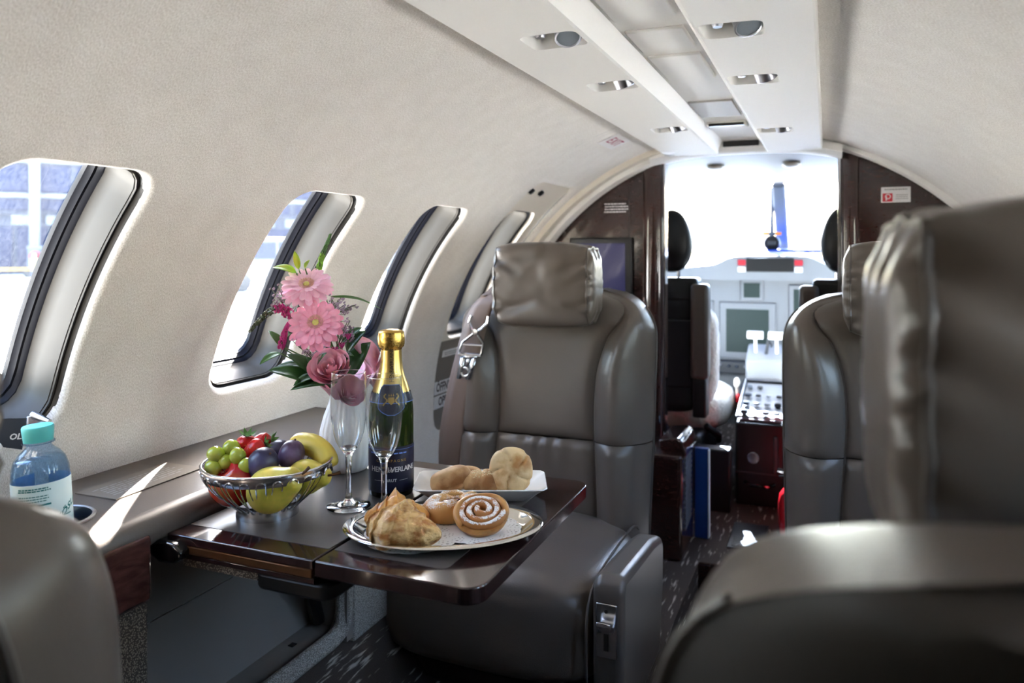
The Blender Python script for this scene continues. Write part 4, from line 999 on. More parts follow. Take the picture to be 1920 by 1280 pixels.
def kaiser(p):
    a = math.atan2(p.x, p.z); r = sqrt(p.x ** 2 + p.z ** 2) / .032
    ph = (a * 5 / (2 * pi) + r * .35) % 1.0; ph = min(ph, 1 - ph)
    g = math.exp(-(ph / .07) ** 2) * (p.y < .006) * min(1, r * 2.2) 
    k = 1 - .07 * g; return Vector((p.x * k, p.y * (1 - .2 * g * (p.y < 0)), p.z * k))
bun(at(958, 881, 1.14), (.0325, .0245, .0335), 'round pale kaiser roll standing at the right end of the white dish', 'bun_pale', kaiser, 0, dish_a + R_(4), R_(-18))
# patterned wrapper behind the rolls
wr = tag(empty('candy_wrapper', at(893, 876, 1.235)), 'dark patterned sweet wrapper half hidden behind the bread rolls', 'wrapper'); wr.location.z = ZT
m = MB(); m.cube_sphere((.024, .009, .006), 2.5, 10, (0, 0, .006), fn=lambda p: Vector((p.x, p.y + .002 * sin(p.x * 300), p.z))); obj('wrapper_body', m, mat('wrapper', (30, 34, 60), .25, coat=.5, var=(60, (200, 205, 220), .52, .58)), wr, rot=(0, 0, .4))

# ================================================================== SILVER PLATTER WITH PASTRIES
pa = R_(27); pc = Vector((-.4655, .893, ZT))
plat = tag(empty('oval_platter', pc, pa), 'oval mirror-polished silver platter with pastries on paper doilies', 'platter')
PA, PB = .131, .0905
def ov(k, z): return [Vector(((PA - k) * cos(a), (PB - k) * sin(a), z)) for a in [2 * pi * i / 96 for i in range(96)]]
m = MB(); loft(m, [ov(.03, .0), ov(.024, .0), ov(.010, .0085), ov(.0015, .0098), ov(0, .0112), ov(.0015, .0126), ov(.010, .0112), ov(.0125, .0118), ov(.014, .0108), ov(.025, .0022), ov(.028, .0018), ov(.08, .0018)], close=True); m.add(ov(.03, 0), [tuple(range(96))])
obj('platter_body', m, 'silver_plate', plat, ang=60)
def P3(x, y, z): return pc + Matrix.Rotation(pa, 3, 'Z') @ Vector((x, y, z))
def doily(x, y, r, rz, label, z=.0022):
    a = tag(empty('paper_doily', P3(x, y, z), pa + rz), label, 'doily', 'paper doilies on the platter')
    m = MB(); n = 144; NS = 14
    def rad(t): return r * (1 - .055 * abs(sin(t * NS / 2)) ** 0.5 * -1 - .055)
    rings = []
    for k, z_ in ((0, .0004), (.62, .0004), (.70, .0006), (.86, .0005), (1, .0004)): rings.append([Vector((rad(2 * pi * i / n) * max(k, .02) * cos(2 * pi * i / n), rad(2 * pi * i / n) * max(k, .02) * sin(2 * pi * i / n), z_)) for i in range(n)])
    loft(m, rings); m.add(rings[0], [tuple(range(n))]); obj('paper', m, 'paper_white', a)
    # punched lace: small dark openings in each scallop
    h = MB()
    for s_ in range(NS):
        t0 = 2 * pi * (s_ + .5) / NS
        for (dr, dt, q) in [(.90, 0, .0022), (.84, -.11, .0012), (.84, .11, .0012), (.79, 0, .0014), (.74, -.09, .0011), (.74, .09, .0011), (.93, -.12, .001), (.93, .12, .001), (.69, 0, .0011)]:
            c = Vector((r * dr * cos(t0 + dt), r * dr * sin(t0 + dt), .00085)); h.add([c + Vector((q * cos(2 * pi * k / 6) , q * sin(2 * pi * k / 6) * .7, 0)) for k in range(6)], [tuple(range(6))])
    o = obj('lace_openings', h, 'ink_grey', a); o['kind'] = 'stuff'
doily(-.040, -.014, .064, 0, 'lacy white paper doily under the croissants')
doily(.046, .000, .057, .3, 'lacy white paper doily under the sugared pastries', .0031)
def croissant(loc, rz, L_, th, label, mt, seed, bend=.6, asym=0.0):
    a = tag(empty('croissant', loc, rz), label, 'croissant', 'croissants on the platter')
    rr = random.Random(seed); NT, NS = 130, 60
    def fn(u, v):
        t = 2 * u - 1; ang = t * bend; Rr = L_ / 2 / bend if bend else 1
        cx_, cy_ = Rr * sin(ang), -Rr * (cos(ang) - 1)
        w = th * (max(0, 1 - abs(t) ** 1.35)) ** .72 * (1 + asym * math.exp(-((t + .1) / .25) ** 2)) + .0035
        # overlapping wraps: saw-tooth ridges, slanted round the body
        q = (t * 3.1 + .35 * sin(2 * pi * v + t) + .2 * noise.noise(Vector((t * 3, v * 4, seed))) + seed) % 1.0
        w *= 1 + .13 * (q ** 2.5) - .04
        p2 = Vector((cx_ * 18 + seed, cy_ * 18 + cos(2 * pi * v), sin(2 * pi * v)))
        w *= 1 + .16 * noise.noise(p2 * 1.3) + .08 * noise.noise(p2 * 3.7) + .045 * noise.noise(p2 * 9)
        ph = 2 * pi * v; h = w * (.92 * cos(ph)); 
        r_off = w * 1.12 * sin(ph)
        z = max(-.0125, h) + .0125
        return Vector((cx_ + r_off * sin(ang) * -1, cy_ + r_off * cos(ang), z))
    m = MB(); m.grid(fn, NT, NS, cv=True); obj('dough', m, mt, a, ang=80)
croissant(P3(-.055, -.036, .004), pa - R_(34), .112, .0265, 'large pale golden croissant at the front of the silver platter', 'croissant', 1, .55, .25)
croissant(P3(-.062, .012, .004), pa + R_(2), .085, .0255, 'darker orange croissant behind the large pale one', 'croissant_dark', 5, .35, .3)
# sugared snail
sn = tag(empty('cinnamon_swirl', P3(.050, -.002, .0125), pa), 'round sugar-dusted swirl pastry on the right of the platter', 'pastry'); sn.rotation_euler = (R_(20), R_(-4), pa)
m = MB(); m.lathe([(0, 0), (.026, 0), (.0325, .003), (.0355, .009), (.0345, .0130), (.030, .0135), (.0, .0135)], 48, rib=lambda a, z: .02 * noise.noise(Vector((cos(a) * 2, sin(a) * 2, z * 40)))); obj('base_dough', m, 'danish', sn)
TURN = 2.6; sp_ = []
for k in range(120):
    t = k / 119; a = 2 * pi * TURN * t + 2.3; r = .0045 + .0255 * t; sp_.append((r * cos(a), r * sin(a), .0150 + .0022 * sin(t * 20) * .3 + .003 * (1 - t)))
m = MB(); m.tube(sp_, lambda t: .0043 + .0006 * t + .0004 * sin(t * 60), 10, flat=1.3); obj('swirl_coil', m, 'snail_sugar', sn, ang=80)
m = MB(); oc_ = [(.0322 * cos(a), .0322 * sin(a), .0150 + .001 * sin(3 * a)) for a in [-.6 + 4.4 * k / 40 for k in range(41)]]; m.tube(oc_, lambda t: .0054 * (1 - abs(2 * t - 1) ** 6 * .6), 10); obj('outer_rim', m, 'danish', sn, ang=80)
# cherry pastry
ch = tag(empty('cherry_pastry', P3(.012, .042, .005), pa + .3), 'sugar-dusted folded pastry with dark red filling behind the swirl', 'pastry')
def pst(u, v):
    a = 2 * pi * u; t = 2 * pi * v; R0 = .0215 * (1 + .12 * cos(2 * a)); r = .0135 * (1 + .15 * sin(3 * a + 1) + .12 * noise.noise(Vector((cos(a) * 2, sin(a) * 2, cos(t)))))
    return Vector(((R0 + r * cos(t)) * cos(a) * 1.15, (R0 + r * cos(t)) * sin(a) * .95, max(-.011, r * sin(t) * 1.15) + .011))
m = MB(); m.grid(pst, 60, 22, True, True); obj('dough_ring', m, 'danish_sugar', ch, ang=80)
m = MB(); m.cube_sphere((.021, .017, .008), 2, 12, (0, -.002, .0165), fn=lambda p: p * (1 + .12 * noise.noise(p * 160))); obj('cherry_filling', m, 'cherry', ch)
m = MB(); m.tube([(-.022, .016, .018), (-.006, .021, .024), (.012, .019, .0245), (.028, .010, .019)], lambda t: .0062 * (1 - .3 * abs(2 * t - 1)), 10); obj('dough_bridge', m, 'danish_sugar', ch, ang=80)
# ================================================================== VASE AND BOUQUET
mat('petal_pale', (250, 206, 226), .6, sss=.1, var=(60, (246, 186, 212), .4, .7))
mat('petal_pink', (243, 158, 188), .6, sss=.1, var=(60, (248, 182, 206), .4, .7))
mat('gerbera_eye', (214, 204, 120), .7, bump=(500, .8, .002))
mat('gerbera_ring', (238, 196, 178), .7, bump=(500, .8, .002))
mat('rose_petal', (240, 186, 198), .55, sss=.1, var=(30, (234, 168, 184), .4, .7))
mat('rose_pale', (230, 188, 204), .55, sss=.2)
mat('leaf_dark', (40, 78, 34), .38, var=(25, (56, 98, 42), .4, .7), spec=.5)
mat('leaf_light', (128, 176, 58), .45, sss=.1)
mat('leaf_mid', (70, 112, 54), .45)
mat('stem_green', (78, 104, 52), .5)
mat('twig', (84, 92, 62), .6)
mat('statice', (170, 150, 166), .7)
mat('magenta', (190, 50, 128), .6)
mat('wrap_pink', (214, 158, 178), .6, sss=.1)
vp = Vector((-.752, 1.088, ZT))
vz = tag(empty('vase', vp), 'white ribbed ceramic vase holding the pink bouquet', 'vase')
vpr = [(0, .001), (.030, 0), (.0345, .002), (.0415, .012), (.0462, .030), (.0470, .048), (.0440, .070), (.0380, .092), (.0310, .110), (.0275, .122), (.0285, .132), (.0265, .132), (.0255, .122), (.029, .110), (.035, .09), (.0, .08)]
m = MB(); m.lathe(vpr, 120, rib=lambda a, z: -.030 * abs(sin(a * 12)) ** 6 * (.004 < z < .125)); obj('vase_body', m, 'vase_white', vz, ang=70)
DV = 1.285
mouth = vp + Vector((0, 0, .128))
def stem(mb, p0, p1, r=.0014, bend=(0, 0, .01)):
    mid = (Vector(p0) + Vector(p1)) / 2 + Vector(bend); mb.tube(spline([p0, mid, p1], 10), r, 6)
def leaf_geo(mb, base, tip, width, nrm, droop=.1, fold=.25, n=9):
    base, tip = Vector(base), Vector(tip); ax = tip - base; L_ = ax.length; ax.normalize(); nrm = Vector(nrm); nrm = (nrm - ax * nrm.dot(ax)).normalized(); sd = ax.cross(nrm)
    def fn(u, v):
        t = u; w = width / 2 * (sin(pi * t ** .8) ** .75 if 0 < t < 1 else 0.0); s = 2 * v - 1
        return base + ax * (L_ * t) + sd * (w * s) + nrm * (droop * L_ * sin(pi * t) * .8 - droop * L_ * t * t * .6 + fold * abs(s) * w)
    mb.grid(fn, n, 5)
def petal_mesh(name, L_, w, mt, cup=.12, notch=.1):
    m = MB()
    def fn(u, v):
        s = 2 * v - 1; ww = w / 2 * (.35 + .65 * sin(pi * min(1, u * 1.02) * .62) ** .8) * (1 if u < .82 else sqrt(max(0.02, 1 - ((u - .82) / .19) ** 2)))
        return Vector((L_ * u * (1 - .03 * abs(s)), ww * s, cup * L_ * u * u + .10 * w * s * s * (1 - .5 * u)))
    m.grid(lambda u, v: fn(1 - (1 - u) ** 1.6, v), 13, 7); me = mesh_of(name, m, mt); return me
def gerbera(name_label, centre, nrm, rad, mt, seed):
    g = tag(empty('gerbera', centre), name_label, 'flower', 'gerberas in the bouquet')
    Rm = Vector(nrm).normalized().to_track_quat('Z', 'Y').to_matrix(); rr = random.Random(seed)
    for layer, (n, L_, w, tilt, z) in enumerate(((19, rad, .0125, -.12, 0), (17, rad * .90, .0115, .10, .0015), (18, rad * .58, .0065, .30, .0025))):
        me = petal_mesh('petal', L_ * .86, w, mt, cup=-.10 if layer == 0 else -.03)
        for k in range(n):
            a = 2 * pi * (k + .5 * layer) / n + rr.uniform(-.05, .05)
            o = bpy.data.objects.new('petal', me); COL.objects.link(o); o.parent = g
            mm = Rm @ Matrix.Rotation(a, 3, 'Z') @ Matrix.Rotation(-tilt - rr.uniform(-.07, .07), 3, 'Y') 
            s = rr.uniform(.94, 1.05)
            o.matrix_local = Matrix.Translation(Rm @ Vector((L_ * .13 * cos(a), L_ * .13 * sin(a), z))) @ mm.to_4x4() @ Matrix.Scale(s, 4)
    m = MB(); rr2 = random.Random(seed + 1)
    for k in range(120):
        a = 2.399 * k; r = .0042 + .0062 * sqrt(k / 120)
        b0 = Rm @ Vector((r * cos(a), r * sin(a), .001)); t0 = Rm @ Vector((r * 1.28 * cos(a), r * 1.28 * sin(a), .0062 + .0012 * rr2.random())); m.tube([b0, t0], lambda t: .0007 * (1.2 - t * .6), 4)
    o = obj('inner_florets', m, 'gerbera_ring', g); o['kind'] = 'stuff'
    m = MB(); m.cube_sphere((.0056, .0056, .0038), 2, 8, Rm @ Vector((0, 0, .0035)), m=Rm); obj('flower_eye', m, 'gerbera_eye', g)
    m = MB(); stem(m, Rm @ Vector((0, 0, -.001)), mouth - g.location + Vector((rr.uniform(-.01, .01), rr.uniform(-.01, .01), -.03)), .0022); obj('stem', m, 'stem_green', g)
    m = MB(); m.lathe([(.002, -.009), (.007, -.005), (.010, -.001)], 14, m=Rm); obj('sepals', m, 'leaf_mid', g)
tocam = (-fw)
gerbera('pale pink gerbera at the top of the bouquet', at(575, 535, 1.27), tocam * .62 + upv * .72 + rt * .05, .0465, 'petal_pale', 4)
gerbera('deeper pink gerbera in the middle of the bouquet', at(592, 606, 1.235), tocam * .80 + upv * .52 + rt * .08, .0480, 'petal_pink', 9)
def rose(label, centre, nrm, r, mt, seed):
    g = tag(empty('rose', centre), label, 'flower', 'roses in the bouquet'); Rm = Vector(nrm).normalized().to_track_quat('Z', 'Y').to_matrix(); rr = random.Random(seed)
    spec_ = [(2, .18, .95, 2.2), (3, .32, 1.0, 1.7), (3, .50, 1.0, 1.6), (4, .70, .97, 1.45), (5, .92, .88, 1.25)]
    for li, (n, rad, hgt, span) in enumerate(spec_):
        for k in range(n):
            a0 = 2 * pi * k / n + li * 1.1 + rr.uniform(-.15, .15)
            def fn(u, v):
                s = 2 * v - 1; a = a0 + s * span * .62
                z = u * hgt * (1 - .16 * abs(s) ** 3)
                q = rad * (.35 + .75 * sin(min(1, u * 1.05) * pi / 2) ** .8) + .05 * u + (.14 * max(0, u - .72) / .28 * (li > 1)) * (1 + .5 * cos(s * 2)) + .05 * s
                return Rm @ Vector((r * q * cos(a), r * q * sin(a), r * (z * 1.35 - .75)))
            m = MB(); m.grid(fn, 9, 9); o = obj('petal', m, mt, g, ang=80)
    m = MB(); m.cube_sphere((r * .16, r * .16, r * .5), 2, 6, m=Rm); obj('bud_core', m, mt, g)
    m = MB(); stem(m, Rm @ Vector((0, 0, -r * .7)), mouth - g.location + Vector((0, 0, -.03)), .002); m.lathe([(.001, -r * 1.0), (r * .35, -r * .8), (r * .5, -r * .62)], 12, m=Rm); obj('stem', m, 'stem_green', g)
rose('full pink rose low in the bouquet above the flute', at(619, 692, 1.225), tocam * .72 + upv * .66, .0275, 'rose_petal', 2)
rose('pale mauve rose seen through the left flute', at(656, 738, 1.27), tocam * .7 + upv * .5 + rt * .5, .0195, 'rose_pale', 6)
# wrapping paper: flared, crumpled sheet round the stems
wp_ = tag(empty('wrapping_paper', mouth), 'crumpled pink wrapping paper collar around the bouquet', 'wrapping paper')
def wrapf(u, v):
    a = 2 * pi * u; wave = .22 * sin(a * 3 + 1.2) + .12 * sin(a * 7 + v * 2)
    side = max(0, cos(a - (YAW + .1))) ; hgt = .040 + .030 * side ** 2 + .012 * sin(a * 5)
    r = .022 + v * (.030 + .014 * wave + .012 * side) + .002 * sin(a * 17) * v
    return Vector((r * cos(a), r * sin(a), -.012 + hgt * v ** .9))
m = MB(); m.grid(wrapf, 96, 14, cu=True); o = obj('paper_sheet', m, 'wrap_pink', wp_, ang=70); md = o.modifiers.new('thick', 'SOLIDIFY'); md.thickness = .0006
m = MB()
cpt = at(690, 662, 1.27) - mouth
m.grid(lambda u, v: cpt + rt * (-.020 + .040 * v + .008 * sin(u * 6)) + upv * (-.050 + .078 * u - .03 * v * v) + fw * (.02 + .016 * sin(u * 5 + v * 4) - .012 * v), 16, 12); o = obj('paper_flap', m, 'wrap_pink', wp_, ang=70); md = o.modifiers.new('thick', 'SOLIDIFY'); md.thickness = .0006
# greenery: leafy stems, each a thing with separate leaves
def sprig(label, leaves, mt, d, group='leafy stems in the bouquet'):
    c = sum(((at(*l[1], d) + at(*l[0], d)) / 2 for l in leaves), Vector()) / len(leaves)
    s = tag(empty('leaf_sprig', c), label, 'greenery', group)
    m = MB()
    for l in leaves: stem(m, at(*l[0], d) - c, mouth - c + Vector((0, 0, -.02)), .0011, (0, 0, .012))
    obj('stem', m, 'stem_green', s)
    for (b_, t_, w, *rest) in leaves:
        dd = rest[0] if rest else 0.0
        m = MB(); leaf_geo(m, at(*b_, d) - c, at(*t_, d + dd) - c, w, tocam * .6 + upv * .8, .12, .3); o = obj('leaf', m, mt, s, ang=80); md = o.modifiers.new('thick', 'SOLIDIFY'); md.thickness = .0005
    return s
sprig('sprig of light green leaves above the pale gerbera', [((556, 512), (512, 499), .016), ((560, 505), (552, 470), .011), ((572, 503), (580, 487), .008)], 'leaf_light', 1.28)
sprig('broad dark green leaves fanning out at the lower left of the bouquet', [((588, 715), (505, 690), .034, -.02), ((590, 700), (540, 662), .024, -.01), ((582, 690), (520, 682), .014), ((596, 705), (550, 720), .018, -.03), ((612, 720), (545, 728), .02, -.03)], 'leaf_dark', 1.255)
sprig('slim dark leaf pair pointing left of the bouquet', [((526, 662), (486, 681), .015, -.02), ((535, 655), (504, 618), .014), ((545, 625), (527, 642), .010)], 'leaf_mid', 1.27)
sprig('broad dark leaves at the right of the bouquet beside the wrapping paper', [((655, 705), (692, 640), .042), ((650, 660), (684, 618), .026), ((640, 645), (678, 612), .02), ((640, 668), (662, 665), .012, -.02)], 'leaf_dark', 1.275)
sprig('rounded leaves close around the pink rose', [((594, 690), (610, 660), .016, -.015), ((600, 700), (575, 668), .016), ((640, 690), (655, 660), .014)], 'leaf_dark', 1.235)
gb = tag(empty('grass_blade', at(660, 560, 1.27)), 'thin arching grass blade reaching right from the bouquet', 'greenery'); iv = gb.location
pts = spline([at(622, 556, 1.27), at(650, 556, 1.27), at(680, 562, 1.26), at(716, 580, 1.25)], 20)
m = MB(); m.grid(lambda u, v: pts[int(round(u * 19))] - iv + Vector((0, 0, (v - .5) * .0045 * sin(pi * min(.98, u * .8 + .2)))), 20, 2); obj('blade', m, 'leaf_mid', gb)
m = MB(); stem(m, pts[0] - iv, mouth - iv, .0008); obj('stem', m, 'stem_green', gb)
# veronica spikes
def spike(label, pts_, d, r, mt1, mt2):
    P = spline([at(*p, d) for p in pts_], 40); c = P[20]; s = tag(empty('flower_spike', c), label, 'flower', 'flower spikes in the bouquet'); rr = random.Random(4)
    m = MB(); m.tube([p - c for p in P], .0012, 6); stem(m, P[0] - c, mouth - c, .0012); obj('stem', m, 'stem_green', s)
    for part, (a, b_, mt) in (('open_florets', (0, 15, mt1)), ('closed_buds', (15, 40, mt2))):
        m = MB()
        for i in range(a, b_):
            for k in range(9):
                v = Vector((rr.uniform(-1, 1), rr.uniform(-1, 1), rr.uniform(-1, 1))).normalized(); q = r * (1 - .75 * i / 40)
                m.cube_sphere((.0013, .0013, .0013 + .0012 * (i < 15)), 2, 2, P[i] - c + v * q)
        o = obj(part, m, mt, s); o['kind'] = 'stuff'
spike('drooping purple flower spike with green tip left of the bouquet', [(541, 588), (527, 578), (505, 585), (485, 603), (469, 620)], 1.26, .0085, 'magenta', 'twig')
spike('slender green-white flower spike at the top right of the bouquet', [(598, 505), (604, 480), (614, 455), (619, 440)], 1.30, .005, 'leaf_light', 'leaf_mid')
spike('short magenta flower spike at the left, between the gerberas and leaves', [(528, 648), (532, 630), (537, 615), (541, 605)], 1.25, .006, 'magenta', 'magenta')
# fine filler sprigs and small magenta buds
def filler(label, base, tips, d):
    c = at(*base, d); s = tag(empty('filler_sprig', c), label, 'flower', 'filler sprigs in the bouquet'); rr = random.Random(len(label)); m = MB(); f = MB()
    stem(m, Vector((0, 0, 0)), mouth - c, .001)
    for t in tips:
        e = at(*t, d + rr.uniform(-.02, .02)) - c; stem(m, Vector((0, 0, 0)), e, .0007, (0, 0, .004))
        for k in range(7):
            q = e * (1 - .06 * k) + Vector((rr.uniform(-.006, .006), rr.uniform(-.006, .006), rr.uniform(-.005, .005))); m.tube([e * (1 - .08 * k), q], .0004, 4)
            f.cube_sphere((.0015, .0015, .0018), 2, 2, q); f.cube_sphere((.0012, .0012, .0014), 2, 2, q + Vector((.002, 0, .0015)))
    obj('twigs', m, 'twig', s); o = obj('tiny_blooms', f, 'statice', s); o['kind'] = 'stuff'
filler('grey-mauve filler sprig left of the pale gerbera', (545, 600), [(508, 540), (516, 552), (514, 572), (524, 560), (530, 548), (540, 562), (522, 538), (512, 565)], 1.275)
filler('grey-mauve filler sprig right of the pale gerbera', (620, 600), [(622, 556), (634, 562), (648, 570), (660, 574), (640, 556), (654, 580), (628, 568), (664, 572)], 1.28)
filler('grey-mauve filler sprig right of the deeper pink gerbera', (630, 660), [(640, 598), (650, 606), (660, 614), (668, 622), (645, 616), (656, 602), (635, 610), (664, 630)], 1.265)
filler('grey-mauve filler sprig between deeper gerbera and rose', (600, 690), [(560, 650), (572, 655), (590, 650), (600, 648), (612, 652), (580, 662), (605, 660), (552, 642)], 1.25)
for (px, py, lb) in ((653, 631, 'small magenta bud at the right of the bouquet'), (641, 648, 'small half-open magenta bud above the broad right leaf'), (628, 656, 'small magenta bud just above the rose')):
    c = at(px, py, 1.245); s = tag(empty('flower_bud', c), lb, 'flower', 'magenta buds in the bouquet')
    m = MB()
    for k in range(10):
        a = 2 * pi * k / 10; m.tube([(0, 0, -.004), (.003 * cos(a), .003 * sin(a), .0), (.0045 * cos(a), .0045 * sin(a), .005)], lambda t: .0012 * (1.1 - .5 * t), 5)
    obj('bud_petals', m, 'magenta', s); m = MB(); stem(m, Vector((0, 0, -.003)), mouth - c, .0009); obj('stem', m, 'stem_green', s)
# ================================================================== CABIN SIGNS AND SMALL FITTINGS
def wall_frame(s, y, d, sgn=-1):
    """frame on the curved lining: text x = +y, text up = tangent, normal inward"""
    th = s / RW; o = cylp(sgn, s, y, RW - d); up = Vector((-sgn * sin(th), 0, cos(th))); n = Vector((-sgn * cos(th), 0, -sin(th)))
    return o, Vector((0, 1, 0)), up, n
o_, ax_, up_, n_ = wall_frame(.972, 1.985, .0005)
ex = tag(empty('exit_sign', o_), 'small white EXIT sign with red letters on the left ceiling curve', 'sign')
def plate(mb, w, h, ax, up, n, t): mb.add([ax * (sx * w) + up * (sy * h) + n * (t * k) for k in (0, 1) for sx, sy in ((-1, -1), (1, -1), (1, 1), (-1, 1))], [(0, 1, 2, 3), (7, 6, 5, 4), (0, 4, 5, 1), (1, 5, 6, 2), (2, 6, 7, 3), (3, 7, 4, 0)])
m = MB(); plate(m, .068, .030, ax_, up_, n_, .0015); obj('plate', m, 'placard_white', ex)
m = MB(); text_on(m, 'EXIT', .042, lambda x, y: ax_ * x + up_ * y + n_ * .002, bold=.0003, spacing=1.12); obj('lettering', m, 'ink_magenta', ex)
o_, ax_, up_, n_ = wall_frame(.045, 2.0, -.003)
sg = tag(empty('open_sign', o_), 'white two-row sign reading ÖFFNEN OPEN on the exit hatch', 'sign')
for k, (t_, zz) in enumerate((('ÖFFNEN', .021), ('OPEN', -.021))):
    m = MB(); plate(m, .062, .0185, ax_, up_, n_, .0015); m.map(lambda p: p + up_ * zz); pt = obj('plate', m, 'placard_white', sg)
    m = MB(); text_on(m, t_, .036, lambda x, y: ax_ * (x * .78) + up_ * (y + zz) + n_ * .002, bold=.0011); obj('lettering', m, 'ink_brown', pt)
o_, ax_, up_, n_ = wall_frame(.165, 2.02, -.003)
sg = tag(empty('instruction_strip', o_), 'narrow white instruction strip on the exit hatch above the OPEN sign', 'sign')
m = MB(); plate(m, .06, .010, ax_, up_, n_, .0012); obj('plate', m, 'placard_white', sg)
m = MB(); dashes_on(m, 2, .105, .012, lambda x, y: ax_ * x + up_ * y + n_ * .0016, 21, .45); obj('fine_print', m, 'ink_grey', sg)
hnd = empty('exit_handle', cylp(-1, .10, 2.12, RW - .004) - hx.location); hnd.parent = hx
m = MB(); m.tube([(0, -.02, -.08), (.012, 0, -.02), (.014, .012, .03), (.0, .03, .075)], .012, 10, flat=.5); obj('grip', m, mat('maroon', (70, 16, 22), .35, coat=.3), hnd)
m = MB(); m.lathe([(0, .02), (.012, .018), (.014, .0), (.01, -.004)], 16, (0, .035, .11), Matrix.Rotation(pi / 2, 3, 'Y')); obj('pivot_knob', m, 'grey_mid', hnd)
# silver shade peg at the corner of the nearest window
pg = tag(empty('window_latch', cylp(-1, .225, .735, RW - .004)), 'small silver latch peg at the lower corner of the nearest window', 'latch')
m = MB(); m.tube([(-.022, -.004, .012), (.006, .0, .004)], lambda t: .0065 - .0025 * (t > .8), 14); obj('peg', m, 'steel', pg)
m = MB(); m.box((-.020, -.004, -.012), (.002, .010, .024)); obj('bracket', m, 'brushed', pg, bevel=(.001, 1))
cd = tag(empty('dark_card', at(22, 833, 1.02), R_(40)), 'dark card with white letters leaning by the near window', 'card')
m = MB(); m.add([(-.022, 0, 0), (.012, 0, -.008), (.0175, 0, .034), (-.022, 0, .036), (-.022, .001, 0), (.012, .001, -.008), (.0175, .001, .034), (-.022, .001, .036)], [(0, 1, 2, 3), (7, 6, 5, 4), (0, 4, 5, 1), (1, 5, 6, 2), (2, 6, 7, 3), (3, 7, 4, 0)]); obj('card', m, mat('card_navy', (30, 38, 48), .4), cd)
m = MB(); text_on(m, 'OL', .011, lambda x, y: Vector((x + .004, -.0006, y + .010)), bold=.0003, shear=.25); obj('lettering', m, 'ink_white', cd)

# refreshment cabinet ahead of the left seat
cab = tag(empty('side_cabinet', (-.43, 2.27, FZ)), 'narrow dark wood cabinet with slatted vent beside the aisle', 'cabinet')
m = MB(); m.b(-.055, .052, -.10, .115, .0, .30); obj('body', m, 'wood_dark', cab, bevel=(.012, 3))
m = MB(); m.prism([(-.015, .285), (.056, .285), (.060, .30), (.050, .335), (.034, .345), (-.02, .335)], 1, -.075, .115); obj('rounded_top', m, 'wood_dark', cab, bevel=(.006, 3))
for k in range(15):
    m = MB(); z = .075 + k * .0145
    m.add([(.0525, -.055, z), (.0525, .055, z + .014), (.0525, .055, z + .020), (.0525, -.055, z + .006), (.056, -.055, z), (.056, .055, z + .014), (.056, .055, z + .020), (.056, -.055, z + .006)], [(0, 1, 2, 3), (7, 6, 5, 4), (0, 4, 5, 1), (1, 5, 6, 2), (2, 6, 7, 3), (3, 7, 4, 0)]); obj('slat', m, 'bldg_light', cab)
fo = MB(); fo.b(-.375, -.335, 2.38, 2.40, FZ, FZ + .275); fo_ = tag(obj('blue_folder', fo, 'blue_folder', bevel=(.002, 1)), 'upright dark blue folder leaning behind the slatted cabinet', 'folder')
m = MB(); m.b(-.3345, -.331, 2.379, 2.401, FZ + .004, FZ + .27); obj('page_edge', m, 'label_paper', fo_)
fe = tag(empty('fire_extinguisher', (-.088, 2.45, FZ)), 'red fire extinguisher standing by the right pilot seat', 'extinguisher')
m = MB(); m.lathe([(0, .002), (.040, 0), (.048, .01), (.048, .12), (.044, .145), (.03, .165), (.014, .175), (.014, .19), (0, .19)], 28); obj('cylinder', m, 'red_paint', fe)
m = MB(); m.tube([(0, 0, .185), (0, 0, .205), (-.05, 0, .215)], .007, 8); m.tube([(0, 0, .20), (-.045, 0, .195)], .004, 6); obj('valve_lever', m, 'chrome', fe)

# ================================================================== COCKPIT
ck = struct(empty('wall_cockpit', (CX, 3.0, FZ)))
iv = ck.location
def roofz(x, y): return 1.350 - .004 * (y - 2.43) - .055 * (abs(x) / .5) ** 4
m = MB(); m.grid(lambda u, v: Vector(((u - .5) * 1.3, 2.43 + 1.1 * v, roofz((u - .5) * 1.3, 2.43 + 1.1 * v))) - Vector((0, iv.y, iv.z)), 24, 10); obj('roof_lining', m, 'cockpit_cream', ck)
m = MB(); m.grid(lambda u, v: Vector(((u - .5) * 1.3, 2.43 + 1.1 * v, roofz((u - .5) * 1.3, 2.43 + 1.1 * v) + .03)) - Vector((0, iv.y, iv.z)), 24, 10); obj('roof_skin', m, 'panel_white', ck)
for sg_ in (-1, 1):
    def sw(u, v):
        y = 2.43 + 1.55 * u; t = (u ** 2) * .12; return Vector((sg_ * (.77 - t), y - iv.y, .88 * v))
    m = MB(); m.grid(lambda u, v: sw(u, v), 14, 6); obj('side_lining', m, 'grey_dark', ck)
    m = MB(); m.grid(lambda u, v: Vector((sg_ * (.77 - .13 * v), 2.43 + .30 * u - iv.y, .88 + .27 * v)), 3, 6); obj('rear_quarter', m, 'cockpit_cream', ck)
    m = MB(); m.tube([(sg_ * .73, 3.35 - iv.y, .86), (sg_ * .655, 3.32 - iv.y, 1.13)], .022, 8); obj('window_post', m, 'cockpit_cream', ck)
    m = MB(); m.grid(lambda u, v: Vector((sg_ * (.765 - .12 * v - .05 * u), 2.73 + .9 * u - iv.y, .885 + .26 * v)), 3, 3); obj('side_window', m, 'windscreen', ck)
    m = MB(); m.grid(lambda u, v: Vector((sg_ * (.02 + .68 * u), 3.98 - .45 * v - .25 * u ** 2 - iv.y, .80 + .365 * v - .05 * v * u ** 4)), 10, 4); obj('windscreen_pane', m, 'windscreen', ck)
m = MB(); m.tube([(0.035, 3.97 - iv.y, .82), (0.035, 3.53 - iv.y, 1.168)], .028, 8, flat=.6); obj('centre_post', m, 'bldg_light', ck)
